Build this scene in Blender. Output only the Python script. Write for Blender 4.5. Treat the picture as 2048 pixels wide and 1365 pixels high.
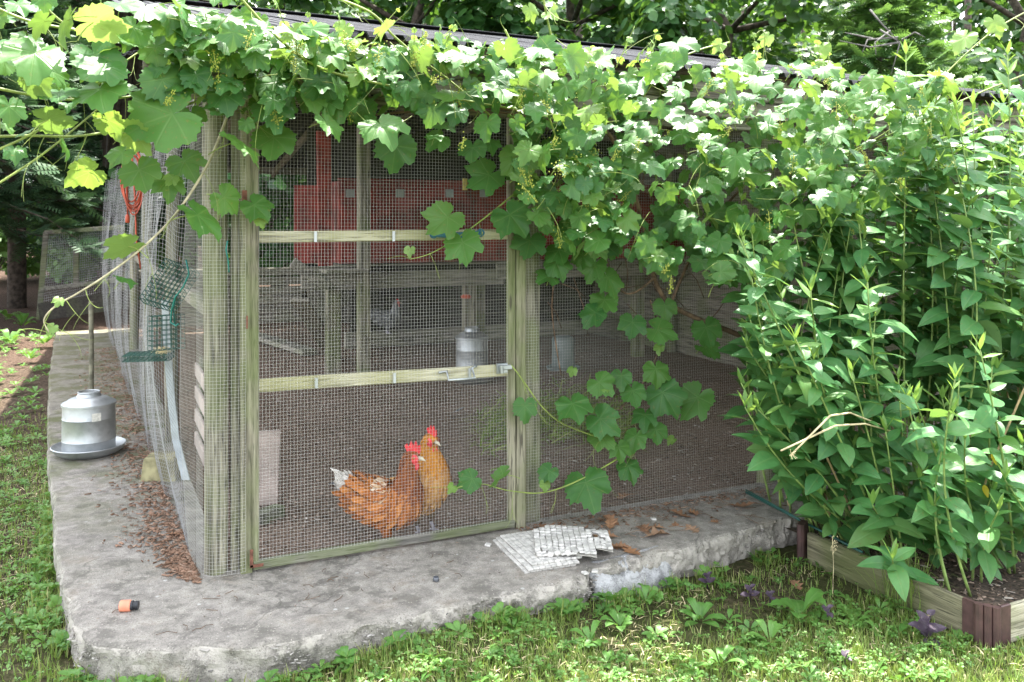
import bpy, bmesh, math, random
import numpy as np
from mathutils import Vector, Matrix, noise
from mathutils.geometry import tessellate_polygon

for _o in list(bpy.data.objects): bpy.data.objects.remove(_o)
SC = bpy.context.scene
COL = SC.collection
RN = random.Random(11)
rad = math.radians

# ------------------------------------------------------------ camera
CAM = Vector((-0.439, -3.557, 1.35))
AX = Vector((0.4305, 0.9026, 0)); RT = Vector((0.9026, -0.4305, 0)); UP = Vector((0, 0, 1))
FPX, HOR = 1750.0, 450.0
cd = bpy.data.cameras.new('camera'); cam = bpy.data.objects.new('camera', cd); COL.objects.link(cam)
cam.location = CAM; cam.rotation_euler = (rad(90), 0, -math.atan2(AX.x, AX.y))
cd.sensor_width = 36; cd.lens = FPX / 2048 * 36; cd.shift_y = -(682.5 - HOR) / 2048
cd.clip_start = 0.05; cd.clip_end = 500
cd.dof.use_dof = True; cd.dof.focus_distance = 3.5; cd.dof.aperture_fstop = 5.6
SC.camera = cam
SC.render.resolution_x = 1024; SC.render.resolution_y = 682

# ------------------------------------------------------------ light
SUN_EL, SUN_AZ = 69.0, 44.0            # azimuth measured from +Y (behind the coop) towards +X
wd = bpy.data.worlds.new('World'); SC.world = wd; wd.use_nodes = True
_n = wd.node_tree.nodes; _l = wd.node_tree.links
sky = _n.new('ShaderNodeTexSky'); sky.sky_type = 'NISHITA'; sky.sun_disc = False
sky.sun_elevation = rad(SUN_EL); sky.sun_rotation = rad(SUN_AZ); sky.dust_density = 2.0
_n['Background'].inputs[1].default_value = 0.15
_hs = _n.new('ShaderNodeHueSaturation'); _hs.inputs['Saturation'].default_value = 0.22      # thin bright haze whitens the blue
_l.new(sky.outputs[0], _hs.inputs['Color']); _l.new(_hs.outputs[0], _n['Background'].inputs[0])
sd = bpy.data.lights.new('sun', 'SUN'); sun = bpy.data.objects.new('sun', sd); COL.objects.link(sun)
sd.energy = 3.0; sd.angle = rad(0.6); sd.color = (1.0, 0.95, 0.86)
_sv = Vector((math.sin(rad(SUN_AZ)) * math.cos(rad(SUN_EL)), math.cos(rad(SUN_AZ)) * math.cos(rad(SUN_EL)), math.sin(rad(SUN_EL))))
sun.rotation_euler = (-_sv).to_track_quat('-Z', 'Y').to_euler(); sun.location = (6, 8, 12)
vs = SC.view_settings; vs.view_transform = 'Standard'; vs.look = 'None'; vs.gamma = 1; vs.use_curve_mapping = False
vs.exposure = 2.66
SC.render.engine = 'CYCLES'; SC.cycles.max_bounces = 7; SC.cycles.diffuse_bounces = 3; SC.cycles.glossy_bounces = 2; SC.cycles.transmission_bounces = 4

# ------------------------------------------------------------ helpers
def at(px, py, Z=None, Y=None, X=None, D=None):
    """point of the place that shows at a measured spot of the photograph, on a given plane or depth"""
    d = AX + RT * ((px - 1024) / FPX) + UP * ((HOR - py) / FPX)
    if Z is not None: t = (Z - CAM.z) / d.z
    elif Y is not None: t = (Y - CAM.y) / d.y
    elif X is not None: t = (X - CAM.x) / d.x
    else: t = D
    return CAM + d * t

def nz(p, s=1.0, o=0.0): return noise.noise(Vector((p[0] * s + o, p[1] * s + o * .7, p[2] * s - o)))

class MB:
    """collects faces in world coordinates; build() links them as one mesh object"""
    def __init__(s): s.v = []; s.f = []; s.m = []; s.uv = []; s.r = []
    def vert(s, p, uv=(0, 0), r=0.0): s.v.append(tuple(p)); s.uv.append(uv); s.r.append(r); return len(s.v) - 1
    def face(s, idx, m=0): s.f.append(tuple(idx)); s.m.append(m)
    def section(s, rings, m=0, caps=True, r=0.0):
        k = len(rings[0]); base = len(s.v)
        for ring in rings:
            for p in ring: s.vert(p, r=r)
        for i in range(len(rings) - 1):
            for j in range(k):
                a = base + i * k + j; b = base + i * k + (j + 1) % k
                s.face((a, b, b + k, a + k), m)
        if caps:
            s.face([base + j for j in range(k)][::-1], m); s.face([base + (len(rings) - 1) * k + j for j in range(k)], m)
    def board(s, p0, p1, w, h, up=(0, 0, 1), m=0, ch=.004, n=1, wob=0.0, r=0.0):
        """a plank from p0 to p1, h tall along up and w wide across, with eased edges"""
        p0 = Vector(p0); p1 = Vector(p1); t = (p1 - p0).normalized(); up = Vector(up)
        x = t.cross(up).normalized(); y = x.cross(t).normalized(); ch = min(ch, w * .3, h * .3)
        a, b = w / 2, h / 2
        sec = [(-a + ch, -b), (a - ch, -b), (a, -b + ch), (a, b - ch), (a - ch, b), (-a + ch, b), (-a, b - ch), (-a, -b + ch)]
        rings = []
        for i in range(n + 1):
            c = p0.lerp(p1, i / n)
            if wob: c = c + x * wob * nz(c, 1.7, 3) + y * wob * nz(c, 1.9, 8)
            rings.append([c + x * u + y * v for u, v in sec])
        s.section(rings, m, r=r)
    def box(s, c, sx, sy, sz, rot=0.0, m=0, ch=.003):
        c = Vector(c); d = Vector((math.cos(rot), math.sin(rot), 0)) * sx / 2
        s.board(c - d, c + d, sy, sz, m=m, ch=ch)
    def tube(s, pts, r, seg=6, m=0, caps=True, rv=0.0):
        pts = [Vector(p) for p in pts]; n = len(pts)
        rr = r if isinstance(r, (list, tuple)) else [r] * n
        t0 = (pts[1] - pts[0]).normalized()
        x = t0.orthogonal().normalized(); rings = []
        for i, p in enumerate(pts):
            t = (pts[min(i + 1, n - 1)] - pts[max(i - 1, 0)]).normalized()
            x = (x - t * x.dot(t)); x = x.normalized() if x.length > 1e-6 else t.orthogonal().normalized()
            y = t.cross(x)
            rings.append([p + (x * math.cos(2 * math.pi * k / seg) + y * math.sin(2 * math.pi * k / seg)) * rr[i] for k in range(seg)])
        s.section(rings, m, caps, rv)
    def lathe(s, prof, c=(0, 0, 0), seg=32, m=0, sx=1.0):
        c = Vector(c); base = len(s.v)
        for (r, z) in prof:
            for k in range(seg):
                a = 2 * math.pi * k / seg
                s.vert(c + Vector((r * math.cos(a) * sx, r * math.sin(a), z)))
        for i in range(len(prof) - 1):
            for k in range(seg):
                a = base + i * seg + k; b = base + i * seg + (k + 1) % seg
                s.face((a, b, b + seg, a + seg), m)
    def add(s, tv, tf, M, m=0, r=0.0, tuv=None):
        base = len(s.v)
        for i, p in enumerate(tv): s.vert(M @ Vector(p), tuv[i] if tuv else (0, 0), r)
        for f in tf: s.face([base + i for i in f], m)
    def mesh(s, name, origin=(0, 0, 0), smooth=False):
        me = bpy.data.meshes.new(name); o = Vector(origin)
        me.from_pydata([(p[0] - o.x, p[1] - o.y, p[2] - o.z) for p in s.v], [], s.f)
        if any(s.m): me.polygons.foreach_set('material_index', s.m)
        at_ = me.attributes.new('rnd', 'FLOAT', 'POINT'); at_.data.foreach_set('value', s.r)
        if any(u != (0, 0) for u in s.uv):
            ul = me.uv_layers.new(name='UVMap'); li = np.empty(len(me.loops), dtype=np.int32); me.loops.foreach_get('vertex_index', li)
            ul.data.foreach_set('uv', np.array(s.uv, dtype=np.float32)[li].ravel())
        if smooth: me.polygons.foreach_set('use_smooth', [True] * len(me.polygons))
        me.update(); return me
    def build(s, name, mats, parent=None, smooth=False, auto=None):
        me = s.mesh(name, wloc(parent), smooth)
        for mm in (mats if isinstance(mats, (list, tuple)) else [mats]): me.materials.append(mm)
        if auto: me.set_sharp_from_angle(angle=rad(auto))
        return link(name, me, parent)

def wloc(o):
    v = Vector((0, 0, 0))
    while o: v = v + Vector(o.location); o = o.parent
    return v
def link(name, data, parent=None):
    o = bpy.data.objects.new(name, data); COL.objects.link(o)
    if parent: o.parent = parent
    return o
def tag(o, label, cat, group=None):
    o['label'] = label; o['category'] = cat
    if group: o['group'] = group
    return o
def thing(name, label, cat, loc=(0, 0, 0), group=None):
    o = link(name, None); o.location = loc; o.empty_display_size = .05
    return tag(o, label, cat, group)
def structure(o): o['kind'] = 'structure'; return o
def stuff(o, label=None, cat=None):
    o['kind'] = 'stuff'
    if label: o['label'] = label; o['category'] = cat
    return o
def frame(n, t):
    """rotation whose Z is n and whose Y is as near t as can be"""
    n = Vector(n).normalized(); t = Vector(t); y = (t - n * t.dot(n))
    y = y.normalized() if y.length > 1e-5 else n.orthogonal().normalized()
    x = y.cross(n); return Matrix((x, y, n)).transposed().to_4x4()
def fast_mesh(name, tv, tf, mats4, rnds, uv=None):
    """many transformed copies of one small template in one mesh (numpy)"""
    tv = np.array(tv, dtype=np.float64); k = len(tv); n = len(mats4)
    A = np.array([np.array(m) for m in mats4])
    V = np.einsum('nij,kj->nki', A[:, :3, :3], tv) + A[:, None, :3, 3]
    off = (np.arange(n) * k)
    fl = [len(f) for f in tf]; flat = np.concatenate([np.array(f) for f in tf])
    L = (flat[None, :] + off[:, None]).ravel().astype(np.int32)
    tot = np.tile(np.array(fl, dtype=np.int32), n); st = np.concatenate([[0], np.cumsum(tot)[:-1]]).astype(np.int32)
    me = bpy.data.meshes.new(name); me.vertices.add(n * k); me.vertices.foreach_set('co', V.astype(np.float32).ravel())
    me.loops.add(len(L)); me.loops.foreach_set('vertex_index', L)
    me.polygons.add(len(tot)); me.polygons.foreach_set('loop_start', st); me.polygons.foreach_set('loop_total', tot)
    a = me.attributes.new('rnd', 'FLOAT', 'POINT'); a.data.foreach_set('value', np.repeat(np.array(rnds, dtype=np.float32), k))
    if uv is not None:
        ul = me.uv_layers.new(name='UVMap'); ul.data.foreach_set('uv', np.tile(np.array(uv, dtype=np.float32)[flat], (n, 1)).ravel())
    me.update(calc_edges=True); me.validate(); return me

# ------------------------------------------------------------ materials
class NT:
    def __init__(s, name):
        s.mat = bpy.data.materials.new(name); s.mat.use_nodes = True; s.t = s.mat.node_tree
        s.b = s.t.nodes['Principled BSDF']; s.out = s.t.nodes['Material Output']
    def n(s, typ, _out=0, _set=None, **kw):
        nd = s.t.nodes.new('ShaderNode' + typ)
        for k, v in (_set or {}).items(): setattr(nd, k, v)
        for k, v in kw.items():
            i = nd.inputs[int(k[1:])] if k[0] == 'i' and k[1:].isdigit() else nd.inputs[k]
            if isinstance(v, bpy.types.NodeSocket): s.t.links.new(v, i)
            else: i.default_value = v
        return nd.outputs[_out]
    def pos(s): return s.n('NewGeometry')
    def obj(s): return s.n('TexCoord', _out=3)
    def uv(s): return s.n('TexCoord', _out=2)
    def sc(s, v, scale): return s.n('VectorMath', _set={'operation': 'MULTIPLY'}, i0=v, i1=scale)
    def noise(s, v, scale, detail=4, rough=.55): return s.n('TexNoise', Vector=v, Scale=scale, Detail=detail, Roughness=rough)
    def ramp(s, f, stops, out=0):
        nd = s.t.nodes.new('ShaderNodeValToRGB'); s.t.links.new(f, nd.inputs[0]); e = nd.color_ramp.elements
        while len(e) < len(stops): e.new(.5)
        for i, (p, c) in enumerate(stops):
            e[i].position = p; e[i].color = (c, c, c, 1) if isinstance(c, (int, float)) else (*c, 1)
        return nd.outputs[0]
    def mix(s, f, a, b, blend='MIX'):
        nd = s.t.nodes.new('ShaderNodeMix'); nd.data_type = 'RGBA'; nd.blend_type = blend
        for i, v in ((0, f), (6, a), (7, b)):
            if isinstance(v, bpy.types.NodeSocket): s.t.links.new(v, nd.inputs[i])
            elif i == 0: nd.inputs[0].default_value = v
            else: nd.inputs[i].default_value = (*v, 1)
        return nd.outputs[2]
    def math(s, op, a, b=0.0, clamp=False):
        nd = s.t.nodes.new('ShaderNodeMath'); nd.operation = op; nd.use_clamp = clamp
        for i, v in ((0, a), (1, b)):
            if isinstance(v, bpy.types.NodeSocket): s.t.links.new(v, nd.inputs[i])
            else: nd.inputs[i].default_value = v
        return nd.outputs[0]
    def set(s, **kw):
        for k, v in kw.items():
            i = s.b.inputs[k.replace('_', ' ')]
            if isinstance(v, bpy.types.NodeSocket): s.t.links.new(v, i)
            else: i.default_value = (*v, 1) if isinstance(v, tuple) and len(v) == 3 else v
        return s
    def bump(s, h, strength=.4, dist=.01):
        o = s.n('Bump', Strength=strength, Distance=dist, Height=h); s.t.links.new(o, s.b.inputs['Normal']); return s

def plain(name, col, rough=.6, metal=0.0, var=.25, scale=9, bump=.0):
    t = NT(name); p = t.pos(); f = t.noise(p, scale, 5)
    d = tuple(c * (1 - var) for c in col); l = tuple(min(1, c * (1 + var)) for c in col)
    t.set(Base_Color=t.ramp(f, [(.38, d), (.62, l)]), Roughness=rough, Metallic=metal)
    if bump: t.bump(f, bump, .004)
    return t.mat

def wood(name, axis, c0, c1, algae=(.13, .17, .05), amt=.4, fine=38):
    """weathered timber; grain runs along the given axis"""
    t = NT(name); p = t.pos(); st = [fine, fine, fine]; st[axis] = fine * .045
    g = t.noise(t.sc(p, tuple(st)), 1, 6, .65); b = t.noise(p, 3.1, 3)
    st2 = [150, 150, 150]; st2[axis] = 8
    cr = t.noise(t.sc(p, tuple(st2)), 1, 3)
    c = t.ramp(g, [(.36, tuple(x * .75 for x in c0)), (.5, tuple((a_ + b_) / 2 for a_, b_ in zip(c0, c1))), (.62, c1)])
    c = t.mix(t.ramp(cr, [(.36, .7), (.45, 0.0)]), c, tuple(x * .28 for x in c0))
    al = t.math('MULTIPLY', t.ramp(b, [(.44, 0.0), (.58, 1.0)]), amt)
    c = t.mix(al, c, algae)
    st3 = [17, 17, 17]; st3[axis] = 3.2; kn = t.n('TexVoronoi', Vector=t.sc(p, tuple(st3)), Scale=1.0); c = t.mix(t.ramp(kn, [(.07, .8), (.15, 0.0)]), c, tuple(x * .35 for x in c0))
    t.set(Base_Color=c, Roughness=.85).bump(t.math('ADD', g, t.math('MULTIPLY', cr, .8)), .9, .008); return t.mat

def leafmat(name, cols, trans, tf=.4, rough=.42, veins=None, vcol=(.22, .32, .1), spec=.5, back=None):
    """thin leaf: diffuse and sheen on top, light passing through; colour varies from leaf to leaf"""
    t = NT(name)
    r = t.math('FRACT', t.math('ADD', t.n('ObjectInfo', _out=5), t.n('Attribute', _out=2, _set={'attribute_name': 'rnd'})))
    n = len(cols); c = t.ramp(r, [(i / max(1, n - 1), k) for i, k in enumerate(cols)])
    f = t.noise(t.pos(), 34, 3); c = t.mix(t.ramp(t.noise(t.pos(), 75, 2), [(.645, 0.0), (.70, .55)]), c, (.20, .15, .05)); c = t.mix(t.ramp(f, [(.35, .0), (.75, .35)]), c, tuple(min(1, x * 1.5) for x in cols[n // 2]))
    hgt = None
    if veins:
        uv = t.uv(); dmin = None
        for a in veins:
            d = t.n('VectorMath', _out=1, _set={'operation': 'DOT_PRODUCT'}, i0=uv, i1=(math.cos(a), -math.sin(a), 0))
            e = t.n('VectorMath', _out=1, _set={'operation': 'DOT_PRODUCT'}, i0=uv, i1=(math.sin(a), math.cos(a), 0))
            d = t.math('ADD', t.math('ABSOLUTE', d), t.math('MULTIPLY', t.math('LESS_THAN', e, 0.0), 1.0))
            dmin = d if dmin is None else t.math('MINIMUM', dmin, d)
        v = t.ramp(dmin, [(.008, 1.0), (.026, 0.0)]); c = t.mix(t.math('MULTIPLY', v, .32), c, vcol)
        hgt = v
    if back: c = t.mix(t.n('NewGeometry', _out=6), c, back)
    t.set(Base_Color=c, Roughness=rough, Specular_IOR_Level=spec)
    if hgt is not None: t.bump(t.math('ADD', t.math('MULTIPLY', hgt, -1.0), t.math('MULTIPLY', f, 1.0)), .35, .003)
    tr = t.n('BsdfTranslucent', Color=t.mix(.5, c, trans, 'MIX'))
    mx = t.n('MixShader', Fac=tf, i1=t.b.outputs[0], i2=tr); t.t.links.new(mx, t.out.inputs[0]); return t.mat
# ============================================================ materials
def _concrete(name, base, moss):
    t = NT(name); p = t.pos()
    big = t.noise(p, 2.3, 5, .6); mid = t.noise(p, 19, 6, .7); fin = t.noise(p, 170, 3, .7)
    k = lambda m: tuple(min(1, x * m) for x in base)
    c = t.ramp(big, [(.36, k(.66)), (.5, base), (.64, k(1.25))])
    c = t.mix(.5, c, t.ramp(mid, [(.36, k(.5)), (.5, base), (.64, k(1.6))]))
    c = t.mix(t.ramp(t.noise(t.sc(p, (1, 1, 1)), 6.5, 7, .7), [(.52, 0.0), (.60, .7)]), c, k(.42))
    vo = t.n('TexVoronoi', Vector=p, Scale=70.0); c = t.mix(t.ramp(vo, [(.14, .75), (.26, 0.0)]), c, t.ramp(fin, [(.42, k(.4)), (.58, k(1.9))]))
    c = t.mix(t.ramp(fin, [(.36, .8), (.45, 0.0)]), c, k(.35))
    vo2 = t.n('TexVoronoi', Vector=p, Scale=9.0); c = t.mix(t.ramp(vo2, [(.05, .75), (.085, 0.0)]), c, (.6, .6, .58))
    cw = t.n('VectorMath', i0=p, i1=t.n('VectorMath', _set={'operation': 'SCALE'}, i0=t.n('TexNoise', _out=1, Vector=p, Scale=5.0, Detail=4.0), Scale=.35))
    cr = t.n('TexVoronoi', _set={'feature': 'DISTANCE_TO_EDGE'}, Vector=cw, Scale=.8); c = t.mix(t.math('MULTIPLY', t.ramp(cr, [(.0025, .6), (.006, 0.0)]), t.ramp(t.noise(p, 1.3, 2), [(.50, 0.0), (.56, 1.0)])), c, k(.3))
    c = t.mix(t.ramp(t.noise(p, 4.6, 6, .7), [(.55, 0.0), (.66, .4)]), c, (.20, .15, .10))
    zv = t.n('SeparateXYZ', _out=2, Vector=p); sd = t.ramp(zv, [(.0, 1.0), (.004, 0.0)])
    edge = t.math('MULTIPLY', t.math('LESS_THAN', zv, -.008), t.ramp(t.noise(p, 14, 5, .7), [(.44, 0.0), (.56, .8)])); c = t.mix(edge, c, k(1.55))
    sx = t.n('SeparateXYZ', Vector=p)
    yv = t.n('SeparateXYZ', _out=1, Vector=p)
    m = t.math('MULTIPLY', t.ramp(t.noise(p, 3.4, 6, .65), [(.44, 0.0), (.58, 1.0)]), t.ramp(t.math('MULTIPLY', yv, .2), [(.0, .06), (.25, .4), (.6, .95)]))
    c = t.mix(t.math('MULTIPLY', m, moss), c, (.10, .12, .035)); c = t.mix(t.math('MULTIPLY', t.ramp(t.math('MULTIPLY', yv, .2), [(.3, 0.0), (.9, .55)]), moss), c, (.15, .135, .09))
    up = t.n('SeparateXYZ', _out=2, Vector=t.n('NewGeometry', _out=1))
    t.set(Base_Color=c, Roughness=.92)
    t.bump(t.math('ADD', t.math('ADD', t.math('MULTIPLY', mid, .5), t.math('MULTIPLY', fin, .35)), t.math('MULTIPLY', big, .6)), 1.0, .022)
    return t.mat
M = {}
M['concrete'] = _concrete('concrete', (.345, .32, .288), 1.0)
M['cement'] = _concrete('cement_patch', (.38, .382, .39), 0.0)
def _ground():
    t = NT('ground_soil'); p = t.pos(); b = t.noise(p, 1.6, 5); f = t.noise(p, 45, 6, .7); y = t.n('SeparateXYZ', _out=1, Vector=p)
    soil = t.ramp(f, [(.36, (.022, .016, .011)), (.5, (.065, .047, .033)), (.64, (.16, .118, .085))])
    far = t.ramp(f, [(.38, (.035, .022, .016)), (.5, (.08, .052, .038)), (.62, (.16, .11, .085))])
    k = t.math('ADD', t.math('MULTIPLY', y, .08), t.math('MULTIPLY', b, .5))
    c = t.mix(t.ramp(k, [(.72, 0.0), (.95, 1.0)]), soil, far)
    g = t.ramp(t.math('ADD', t.math('MULTIPLY', y, -.12), b), [(.35, 0.0), (.6, .55)])
    c = t.mix(g, c, (.06, .085, .02))
    t.set(Base_Color=c, Roughness=1.0, Specular_IOR_Level=.15).bump(f, .8, .02); return t.mat
M['ground'] = _ground()
def _dirt():
    t = NT('coop_dirt'); p = t.pos(); b = t.noise(p, 2.1, 5); f = t.noise(p, 60, 6, .75); vo = t.n('TexVoronoi', Vector=p, Scale=42.0)
    c = t.ramp(f, [(.36, (.09, .062, .044)), (.5, (.235, .168, .125)), (.64, (.40, .30, .235))])
    c = t.mix(t.ramp(b, [(.42, 0.0), (.6, .6)]), c, (.32, .235, .185))
    c = t.mix(t.ramp(vo, [(.08, .8), (.14, 0.0)]), c, (.36, .30, .25))
    t.set(Base_Color=c, Roughness=1.0, Specular_IOR_Level=.1).bump(t.math('ADD', f, t.math('MULTIPLY', vo, .5)), 1.0, .02); return t.mat
M['dirt'] = _dirt()
M['soil'] = plain('bed_soil', (.07, .05, .037), .98, 0, .6, 60, .9)
M['wz'] = wood('timber_upright', 2, (.14, .125, .09), (.35, .325, .24), amt=.6)
M['logz'] = wood('algae_log', 2, (.10, .09, .065), (.38, .355, .27), algae=(.135, .165, .06), amt=.62, fine=34)
M['wx'] = wood('timber_across', 0, (.16, .145, .12), (.38, .35, .29), amt=.25)
M['rail'] = wood('pale_rail', 0, (.40, .37, .25), (.66, .63, .46), algae=(.30, .29, .12), amt=.6)
M['fascia'] = wood('grey_fascia', 0, (.14, .12, .10), (.34, .31, .26), amt=.2)
M['wy'] = wood('timber_along', 1, (.15, .13, .10), (.34, .31, .25), amt=.4)
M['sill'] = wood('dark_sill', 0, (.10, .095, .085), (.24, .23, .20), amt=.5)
M['shade_dark_board'] = wood('shade_dark_board', 0, (.02, .017, .014), (.05, .044, .037), amt=.1)  # near-black paints the shade around the nest boxes; also real dark timber
M['red'] = plain('red_paint', (.21, .026, .019), .6, 0, .4, 6, .3)
M['wire'] = plain('galvanised_wire', (.50, .50, .47), .5, .2, .15, 3)
M['darkwire'] = plain('weathered_wire', (.36, .365, .375), .5, .2, .25, 2)
def _galv():
    t = NT('galvanised_sheet'); p = t.obj(); vo = t.n('TexVoronoi', _out=1, Vector=p, Scale=38.0); f = t.noise(p, 7, 4)
    c = t.mix(.12, t.ramp(f, [(.3, (.36, .39, .41)), (.7, (.56, .59, .61))]), t.n('HueSaturation', Saturation=0.0, Value=.6, Color=vo))
    t.set(Base_Color=c, Metallic=.8, Roughness=t.ramp(f, [(.3, .38), (.7, .55)])); return t.mat
M['galv'] = _galv()
def _roof():
    t = NT('corrugated_sheet'); p = t.pos(); st = t.noise(t.sc(p, (14, .6, 1)), 1, 5); f = t.noise(p, 4, 5)
    c = t.mix(.5, t.ramp(st, [(.38, (.022, .023, .026)), (.62, (.075, .078, .086))]), t.ramp(f, [(.38, (.03, .03, .032)), (.62, (.095, .098, .11))]))
    t.set(Base_Color=c, Metallic=0.0, Roughness=.9, Specular_IOR_Level=.12); return t.mat
M['roof'] = _roof()
GV = [0.0, .72, -.72, 1.62, -1.62]
M['grape'] = leafmat('grape_leaf', [(.034, .125, .034), (.05, .16, .038), (.08, .20, .042), (.06, .175, .036), (.042, .14, .05), (.11, .22, .045)], (.28, .44, .03), .37, .42, GV, (.17, .29, .09), .34, back=(.13, .22, .075))
M['grape_young'] = leafmat('young_grape_leaf', [(.13, .26, .05), (.18, .32, .07), (.24, .38, .13)], (.40, .52, .06), .45, .45, GV, (.3, .4, .15))
M['shoot'] = plain('green_shoot', (.24, .31, .07), .5, 0, .25, 14)
M['cane'] = plain('brown_cane', (.13, .085, .055), .9, 0, .4, 30, .6)
M['pale_cane'] = plain('pale_cane', (.42, .38, .24), .7, 0, .25, 20)
M['bloom'] = plain('flower_buds', (.30, .34, .05), .7, 0, .3, 60)
M['stalk_leaf'] = leafmat('lance_leaf', [(.05, .175, .06), (.07, .22, .066), (.10, .25, .075), (.06, .19, .075), (.13, .26, .07)], (.26, .45, .03), .36, .44, [0.0], (.17, .30, .1), .40, back=(.12, .22, .09))
M['stalk_young'] = leafmat('young_lance_leaf', [(.13, .27, .06), (.18, .33, .08)], (.38, .5, .06), .4, .42)
M['stem'] = plain('leafy_stem', (.19, .28, .075), .55, 0, .25, 25)
M['dry_stem'] = plain('dry_stem', (.40, .30, .16), .85, 0, .3, 25)
M['straw'] = plain('straw', (.55, .47, .28), .85, 0, .3, 25)
M['grass'] = leafmat('grass_blade', [(.11, .20, .04), (.18, .29, .06), (.25, .33, .08), (.40, .38, .17)], (.3, .42, .04), .35, .5)
M['weed'] = leafmat('weed_leaf', [(.065, .175, .035), (.10, .235, .045), (.14, .28, .06)], (.3, .5, .05), .3, .45, [0.0], (.2, .34, .1))
M['perilla'] = leafmat('purple_leaf', [(.045, .032, .05), (.065, .045, .07), (.085, .06, .09)], (.14, .07, .11), .15, .5, [0.0], (.05, .03, .06))
M['yellow_leaf'] = leafmat('yellow_leaf', [(.5, .42, .03), (.6, .5, .04)], (.6, .5, .05), .35)
M['oak'] = leafmat('dry_oak_leaf', [(.26, .13, .06), (.33, .19, .11), (.22, .12, .07), (.36, .24, .16)], (.4, .2, .08), .12, .7, [0.0], (.16, .08, .04), .3)
M['bark'] = plain('tree_bark', (.075, .06, .048), .95, 0, .5, 14, .9)
M['greybark'] = plain('bare_branch', (.12, .115, .11), .9, 0, .3, 14, .5)
M['needle'] = leafmat('spruce_needles', [(.022, .062, .03), (.04, .095, .038), (.06, .13, .05)], (.05, .1, .02), .15, .6)
M['hemlock'] = leafmat('hemlock_needles', [(.05, .14, .04), (.08, .19, .05), (.13, .25, .06)], (.22, .36, .05), .35, .55)
M['wood_leaf'] = leafmat('forest_leaf', [(.018, .07, .024), (.03, .105, .03), (.048, .14, .034), (.06, .16, .04)], (.22, .40, .03), .34, .4)
M['mulch'] = plain('wood_litter', (.22, .13, .085), .95, 0, .5, 50)
M['pale_wood'] = plain('pale_board', (.46, .38, .34), .85, 0, .2, 8)
M['lath'] = plain('pale_lath', (.36, .40, .42), .7, 0, .2, 8)
M['tile'] = plain('white_tile', (.56, .545, .52), .5, 0, .22, 40)
M['tile_back'] = plain('tile_backing', (.42, .40, .36), .9, 0, .3, 30)
M['block'] = plain('mossy_block', (.27, .25, .14), .95, 0, .4, 12, .7)
M['green_plastic'] = plain('green_wire', (.012, .075, .06), .5, 0, .2, 8)
M['twine'] = plain('teal_twine', (.02, .20, .165), .7, 0, .2, 8)
M['cord'] = plain('orange_cord', (.48, .085, .04), .5, 0, .2, 8)
M['orange'] = plain('orange_plastic', (.75, .28, .17), .55, 0, .15, 30)
M['black'] = plain('black_plastic', (.02, .022, .028), .45, 0, .3, 20)
M['blue'] = plain('teal_blue_paint', (.04, .16, .24), .45, 0, .2, 40)
M['label'] = plain('paper_label', (.66, .65, .60), .7, 0, .15, 60)
M['white_jug'] = plain('cloudy_plastic', (.20, .24, .235), .35, 0, .15, 6)
M['rust'] = plain('rust', (.17, .07, .045), .9, 0, .4, 40)
M['iron'] = plain('dark_iron', (.16, .17, .19), .4, .7, .2, 12)
M['yellow'] = plain('yellow_plastic', (.65, .55, .12), .5, 0, .15, 20)
M['brown_plastic'] = plain('brown_plastic', (.075, .04, .038), .5, 0, .3, 18)
M['bed'] = wood('bed_timber', 1, (.11, .10, .06), (.25, .235, .145), algae=(.09, .11, .03), amt=.7)
M['bedx'] = wood('bed_timber_front', 0, (.30, .28, .20), (.48, .45, .34), algae=(.2, .22, .08), amt=.35)

# ============================================================ setting
def gh(x, y):
    """height of the ground: the lawn swells up against the middle of the concrete edge"""
    f = max(0, min(1, (-.3 - y) / .25)); return -.14 + .062 * math.exp(-((x - .72) / .52) ** 2) * f + (.03 * nz((x, y, 0), .4) if x < -1.3 else 0)
def ground():
    mb = MB(); xs = [-60, -30, -16, -8, -4, -2.4, -1.2, -.8, -.6, -.4, -.2, 0, .2, .4, .6, .8, 1.0, 1.2, 1.4, 1.6, 1.8, 2.0, 2.4, 3.6, 5, 8, 12, 20, 40, 90]; ys = [-14, -7, -4, -2, -1.5, -1, -.8, -.6, -.5, -.4, -.3, 0, 1, 2, 3, 4, 6, 8, 11, 15, 20, 28, 40, 60, 110]
    for y in ys:
        for x in xs:
            z = gh(x, y) + max(0, y - 12) * .035
            mb.vert((x, y, z))
    for j in range(len(ys) - 1):
        for i in range(len(xs) - 1):
            a = j * len(xs) + i; mb.face((a, a + 1, a + 1 + len(xs), a + len(xs)))
    structure(mb.build('ground', M['ground'], smooth=True))
ground()

def dirt_floor():
    mb = MB(); nx, ny = 70, 90
    for j in range(ny + 1):
        for i in range(nx + 1):
            x = .03 + 5.4 * i / nx; y = .03 + 8.8 * (j / ny) ** 1.4
            mb.vert((x, y, -.062 + .018 * nz((x, y, 0), 1.3) + .014 * nz((x, y, 3), 4.2) + .006 * nz((x, y, 7), 11)))
    for j in range(ny):
        for i in range(nx): a = j * (nx + 1) + i; mb.face((a, a + 1, a + nx + 2, a + nx + 1))
    structure(mb.build('coop_floor', M['dirt'], smooth=True))
dirt_floor()

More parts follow.
